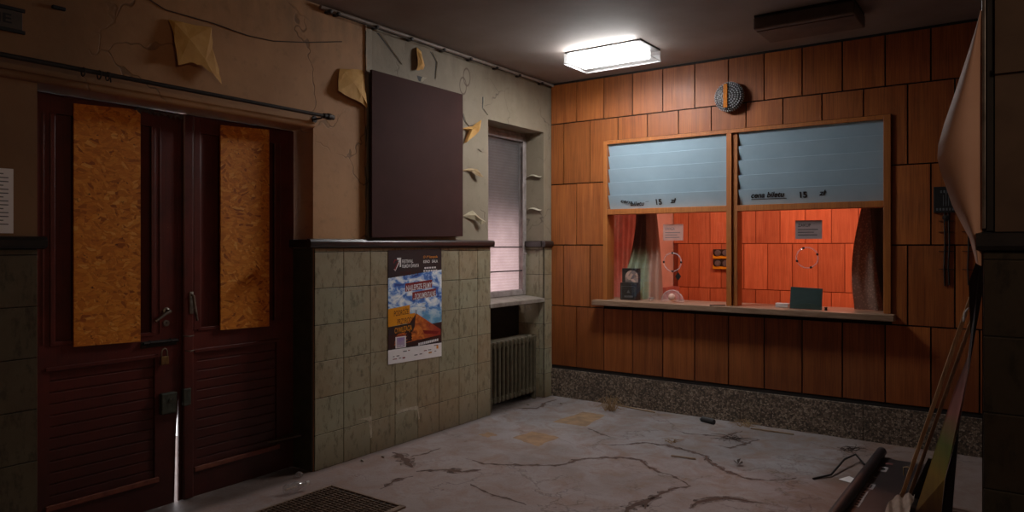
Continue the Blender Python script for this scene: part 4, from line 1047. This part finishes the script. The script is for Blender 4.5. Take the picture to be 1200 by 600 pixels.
bm = B(); prism(bm, [(3.480, -1.565, .002), (3.530, -1.565, .002), (3.560, -1.54, .50), (3.612, -1.51, .86), (3.675, -1.49, 1.30), (3.668, -1.49, 1.52), (3.605, -1.49, 1.30), (3.614, -1.49, 1.02), (3.602, -1.505, .80), (3.564, -1.525, .52), (3.502, -1.555, .24)], (0, .02, 0)); obj('dark_backing', bm, BOARDE, t)
bm = B()
def cs(u, v): return (3.222 + .118 * u, -1.70 + .32 * v, .012 + .03 * abs(math.sin(u * 7 + v * 3)) + .05 * u * v)
sheet(bm, cs, 14, 10); tag(obj('plastic_sheet', bm, basic('dusty_plastic', lin(150, 128, 112), lin(108, 88, 74), 12, .55)), 'crumpled pale plastic sheet at the foot of the painted board', 'plastic sheet')
def batten(label, a, b, w, d, mat, name='timber_batten'):
    bm = B(); a, b = Vector(a), Vector(b); prism(bm, [a, a + Vector((w, 0, 0)), b + Vector((w, 0, 0)), b], (0, d, 0), 0, .002)
    tag(obj(name, bm, mat), label, 'batten', 'battens leaning by the pier')
batten('pale timber batten leaning steeply, outermost by the black banner', (3.250, -1.345, .012), (3.598, -1.345, 1.215), .022, .03, TANW)
batten('second timber batten leaning close behind the pale one', (3.286, -1.305, .012), (3.606, -1.305, 1.10), .020, .03, basic('grey_batten', lin(180, 146, 110), lin(140, 110, 80), 12, .7))
batten('short dark plank leaning low behind the battens', (3.30, -1.262, .012), (3.395, -1.262, .262), .075, .02, DKW, 'short_plank')
bm = B(); tube(bm, [(3.628, -1.40, 1.150), (3.60, -1.41, 1.160), (3.585, -1.41, 1.135), (3.578, -1.405, 1.085)], .005, 8); tag(obj('metal_hook', bm, WHITE), 'small white bent hook at the top of the pale batten', 'hook')
bm = B(); tube(bm, [(3.215, -.80, .005), (3.215, -.80, .06), (3.235, -.80, .065), (3.275, -.80, .05)], .004, 6); tag(obj('bent_wire', bm, STRAW), 'short bent wire standing on the black banner behind the battens', 'wire')

t = empty('banner', (3.2, -1.3, 0), 'black printed banner unrolled from its roll on the floor', 'banner')
bm = B(); tube(bm, [(3.030, -.40, .036), (2.995, -2.7, .036)], .033, 18); obj('roll', bm, BANNER, t, smooth=True)
bm = B(); sheet(bm, lambda u, v: (3.055 + .30 * u, -.445 - 2.2 * v, .004 + .003 * math.sin(u * 9 + v * 20) ** 2), 10, 20); obj('banner_sheet', bm, BANNER, t)
zz = .0085; REDP = basic('faded_red', lin(120, 70, 66), lin(96, 56, 54), 20, .7)
def br(x0, x1, y0, y1, mi=0, k=0): poly(bm, [(x0, y0, zz + k), (x1, y0, zz + k), (x1, y1, zz + k), (x0, y1, zz + k)], mi)
def bp(): obj('banner_print', bm, [BANP, INK, REDP], t)
bm = B(); br(3.064, 3.112, -.80, -.68); br(3.077, 3.099, -.76, -.715, 1, .001); bp()
bm = B(); lathe(bm, [(0, 0), (.013, 0), (.013, .001), (0, .001)], (3.070, -.957, zz), (0, 0, 1), 12); bp()
bm = B(); br(3.046, 3.098, -1.225, -1.11); br(3.060, 3.084, -1.20, -1.13, 1, .001); br(3.068, 3.076, -1.19, -1.14, 0, .002); bp()
bm = B(); br(3.044, 3.082, -1.59, -1.275)
for q in range(6): br(3.054, 3.072, -1.57 + q * .048, -1.54 + q * .048, 1, .001)
bp(); bm = B(); br(3.066, 3.125, -.60, -.57, 2); bp()

# ------------------------------------------------------------------ litter on the floor
def grate():
    t = empty('floor_grate', (.8, -3.5, 0), 'sunken dark metal foot grate in the floor before the door', 'grate')
    x0, x1, y0, y1 = .325, .945, -4.05, -3.085
    bm = B()
    for (a, b, c, d) in ((x0, x0 + .018, y0, y1), (x1 - .018, x1 + .02, y0, y1), (x0, x1, y1 - .018, y1), (x0, x1, y0, y0 + .018)): box(bm, a, b, c, d, .001, .012, 0, .002)
    obj('grate_rim', bm, basic('worn_rim', lin(150, 124, 106), lin(104, 84, 72), 20, .5, .4), t)
    bm = B(); box(bm, x0 + .018, x1 - .018, y0 + .018, y1 - .018, .0015, .003, 1)
    k = 0; yy = y0 + .03
    while yy < y1 - .03: box(bm, x0 + .018, x1 - .018, yy, yy + .006, .003, .011, 0); yy += .026
    xx = x0 + .04
    while xx < x1 - .03: box(bm, xx, xx + .004, y0 + .018, y1 - .018, .003, .009, 0); xx += .05
    obj('grate_bars', bm, [basic('grate_iron', lin(130, 108, 94), lin(88, 72, 62), 25, .5, .2), INK], t)
grate()
t = empty('plastic_bottle', (.22, -3.29, 0), 'crushed clear plastic bottle lying by the door jamb', 'bottle')
bm = B(); ax = Vector((.35, .93, .12)).normalized(); c0 = Vector((.215, -3.36, .028))
lathe(bm, [(0, 0), (.024, .002), (.030, .02), (.024, .05), (.031, .075), (.022, .10), (.011, .125), (.011, .14), (0, .141)], c0, ax, 16); obj('bottle_body', bm, CLEAR, t, smooth=True)
bm = B(); lathe(bm, [(0, 0), (.013, 0), (.013, .016), (0, .017)], c0 + ax * .142, ax, 14); obj('bottle_cap', bm, WHITE, t)
bm = B(); sphere(bm, (.03, -3.10, .022), .022, 2, 0, (1.3, 1, .8)); tag(obj('crumpled_wrapper', bm, CLEAR), 'crumpled clear wrapper under the splintered door ledge', 'wrapper')
def tuft(name, label, c, n, R0, hh, mat, seed):
    r = random.Random(seed); bm = B()
    for i in range(n):
        a = r.uniform(0, 6.283); L = r.uniform(.4, 1) * R0; b = Vector((c[0] + r.uniform(-.04, .04), c[1] + r.uniform(-.04, .04), .003)); h = r.uniform(.2, 1) * hh
        p1 = b + Vector((math.cos(a) * L * .4, math.sin(a) * L * .4, h)); p2 = b + Vector((math.cos(a + .4) * L, math.sin(a + .4) * L, h * r.uniform(.3, 1.1)))
        tube(bm, [b, p1, p2], [.0022, .0018, .001], 4)
    return tag(obj(name, bm, mat), label, 'dry grass' if 'grass' in label else 'twigs')
tuft('dry_grass_tuft', 'tuft of dry grass on the floor against the plinth near the corner', (.80, -.27), 60, .14, .13, STRAW, 1)
tuft('dry_grass_tuft', 'low scatter of dry grass by the plinth beyond the battery', (1.98, -.12), 30, .14, .05, STRAW, 2)
tuft('dead_twigs', 'flat spray of dead twigs on the cracked floor before the plinth', (2.03, -.55), 26, .22, .012, TWIG, 3)
tuft('dead_twigs', 'dead twigs scattered beside the end of the black roll', (2.82, -.38), 20, .13, .03, TWIG, 5)
tuft('dry_grass_tuft', 'wisp of dry grass on the crack in mid floor', (1.66, -.92), 14, .08, .03, STRAW, 6)
for (a, b, lb) in (((.76, -.05), (1.17, -.115), 'pale thin strip of trim on the floor beside the grass tuft'), ((2.04, -.178), (2.375, -.166), 'pale thin strip of trim along the middle of the plinth'), ((1.81, -1.27), (1.98, -1.24), 'short pale splinter on the open floor before the twigs')):
    bm = B(); tube(bm, [(a[0], a[1], .008), ((a[0] + b[0]) / 2, (a[1] + b[1]) / 2 - .004, .009), (b[0], b[1], .008)], .006, 5); tag(obj('trim_offcut', bm, basic('offcut', lin(150, 122, 92), lin(120, 94, 68), 14, .7)), lb, 'strip', 'pale strips on the floor')
t = empty('battery', (1.685, -.19, 0), 'small dark cylinder lying on the floor near the plinth', 'cylinder')
bm = B(); tube(bm, [(1.625, -.172, .022), (1.745, -.21, .022)], .021, 14); obj('sleeve', bm, BLACK, t, smooth=True)
bm = B(); tube(bm, [(1.628, -.173, .0445), (1.742, -.209, .0445)], .004, 6); tube(bm, [(1.610, -.168, .022), (1.6245, -.172, .022)], .014, 10); obj('pale_band', bm, GREYM, t)
bm = B()
for a in range(5):
    q = a * 1.3; poly(bm, [(2.26, -1.19, .004), (2.26 + .035 * math.cos(q), -1.19 + .035 * math.sin(q), .02 + .02 * (a % 2)), (2.26 + .03 * math.cos(q + .8), -1.19 + .03 * math.sin(q + .8), .03), (2.26 + .01 * math.cos(q + .9), -1.19 + .01 * math.sin(q + .9), .012)])
tag(obj('dry_leaf', bm, TWIG), 'curled brown dry leaf alone on the open floor', 'leaf')
bm = B(); tube(bm, [(2.75, -1.21, .006), (2.83, -1.08, .012), (2.86, -.80, .05), (2.90, -.63, .05), (2.975, -.74, .02)], .007, 8); tag(obj('black_cable', bm, BLACK, smooth=True), 'short black cable arching out beside the black roll', 'cable')
bm = B(); prism(bm, [(2.885, -1.12, .004), (2.93, -1.03, .008), (2.965, -1.05, .004), (2.962, -1.15, .003)], (0, 0, .0012)); tag(obj('paper_scrap', bm, PAPER), 'scrap of white paper on the floor touching the black roll', 'paper')
r = random.Random(21)
for k, (x, y, lb) in enumerate(((.10, -2.62, 'dark crumb of plaster at the foot of the tiled wall nearest the jamb'), (.16, -2.48, 'small plaster crumb on the floor below the poster'), (.07, -.52, 'plaster crumb before the radiator'), (.30, -.30, 'pale plaster crumb in the corner by the plinth'))):
    bm = B(); sphere(bm, (x, y, .008), .014, 1, 0, (1.3, .9, .6)); 
    for v in bm.verts: v.co += Vector((r.uniform(-.004, .004),) * 3)
    for v in bm.verts: v.co.z = max(v.co.z, .001)
    tag(obj('plaster_crumb', bm, SILLS), lb, 'plaster crumb', 'plaster crumbs on the floor')

# ------------------------------------------------------------------ light
def area(name, loc, rot, sx, sy, power, col):
    l = bpy.data.lights.new(name, 'AREA'); l.shape = 'RECTANGLE'; l.size = sx; l.size_y = sy; l.energy = power; l.color = col
    o = bpy.data.objects.new(name, l); COL.objects.link(o); o.location = loc; o.rotation_euler = rot; return o
area('booth_lamp', (2.4, 1.9, 2.80), (math.radians(22), 0, 0), .9, .4, 50, (1.0, .36, .22))
l = bpy.data.lights.new('hall_fill', 'POINT'); l.energy = 23; l.color = (1.0, .74, .52); l.shadow_soft_size = .2  # added warm fill light out of view, no fixture there
o = bpy.data.objects.new('hall_fill', l); COL.objects.link(o); o.location = (5.15, -5.3, 2.6)
area('booth_side_lamp', (.75, 2.2, 2.7), (math.radians(10), math.radians(20), 0), .3, .3, 9, (1.0, .55, .42))
w = bpy.data.worlds.new('daylight'); SC.world = w; w.use_nodes = True
bg = w.node_tree.nodes['Background']; bg.inputs[0].default_value = (1.0, .93, .96, 1); bg.inputs[1].default_value = 3.2

# ------------------------------------------------------------------ camera
cam = bpy.data.cameras.new('camera'); co = bpy.data.objects.new('camera', cam); COL.objects.link(co)
co.location = (3.827, -6.061, 1.508); co.rotation_euler = (math.radians(90), 0, math.radians(35.427))
cam.sensor_width = 36; cam.lens = 835 / 1200 * 36; cam.shift_y = -13 / 1200; cam.clip_start = .05
SC.camera = co
SC.view_settings.view_transform = 'Standard'; SC.view_settings.look = 'None'; SC.view_settings.exposure = 0; SC.view_settings.gamma = 1.15
SC.cycles.max_bounces = 8; SC.cycles.transparent_max_bounces = 16; SC.cycles.sample_clamp_indirect = 6; SC.cycles.use_denoising = True
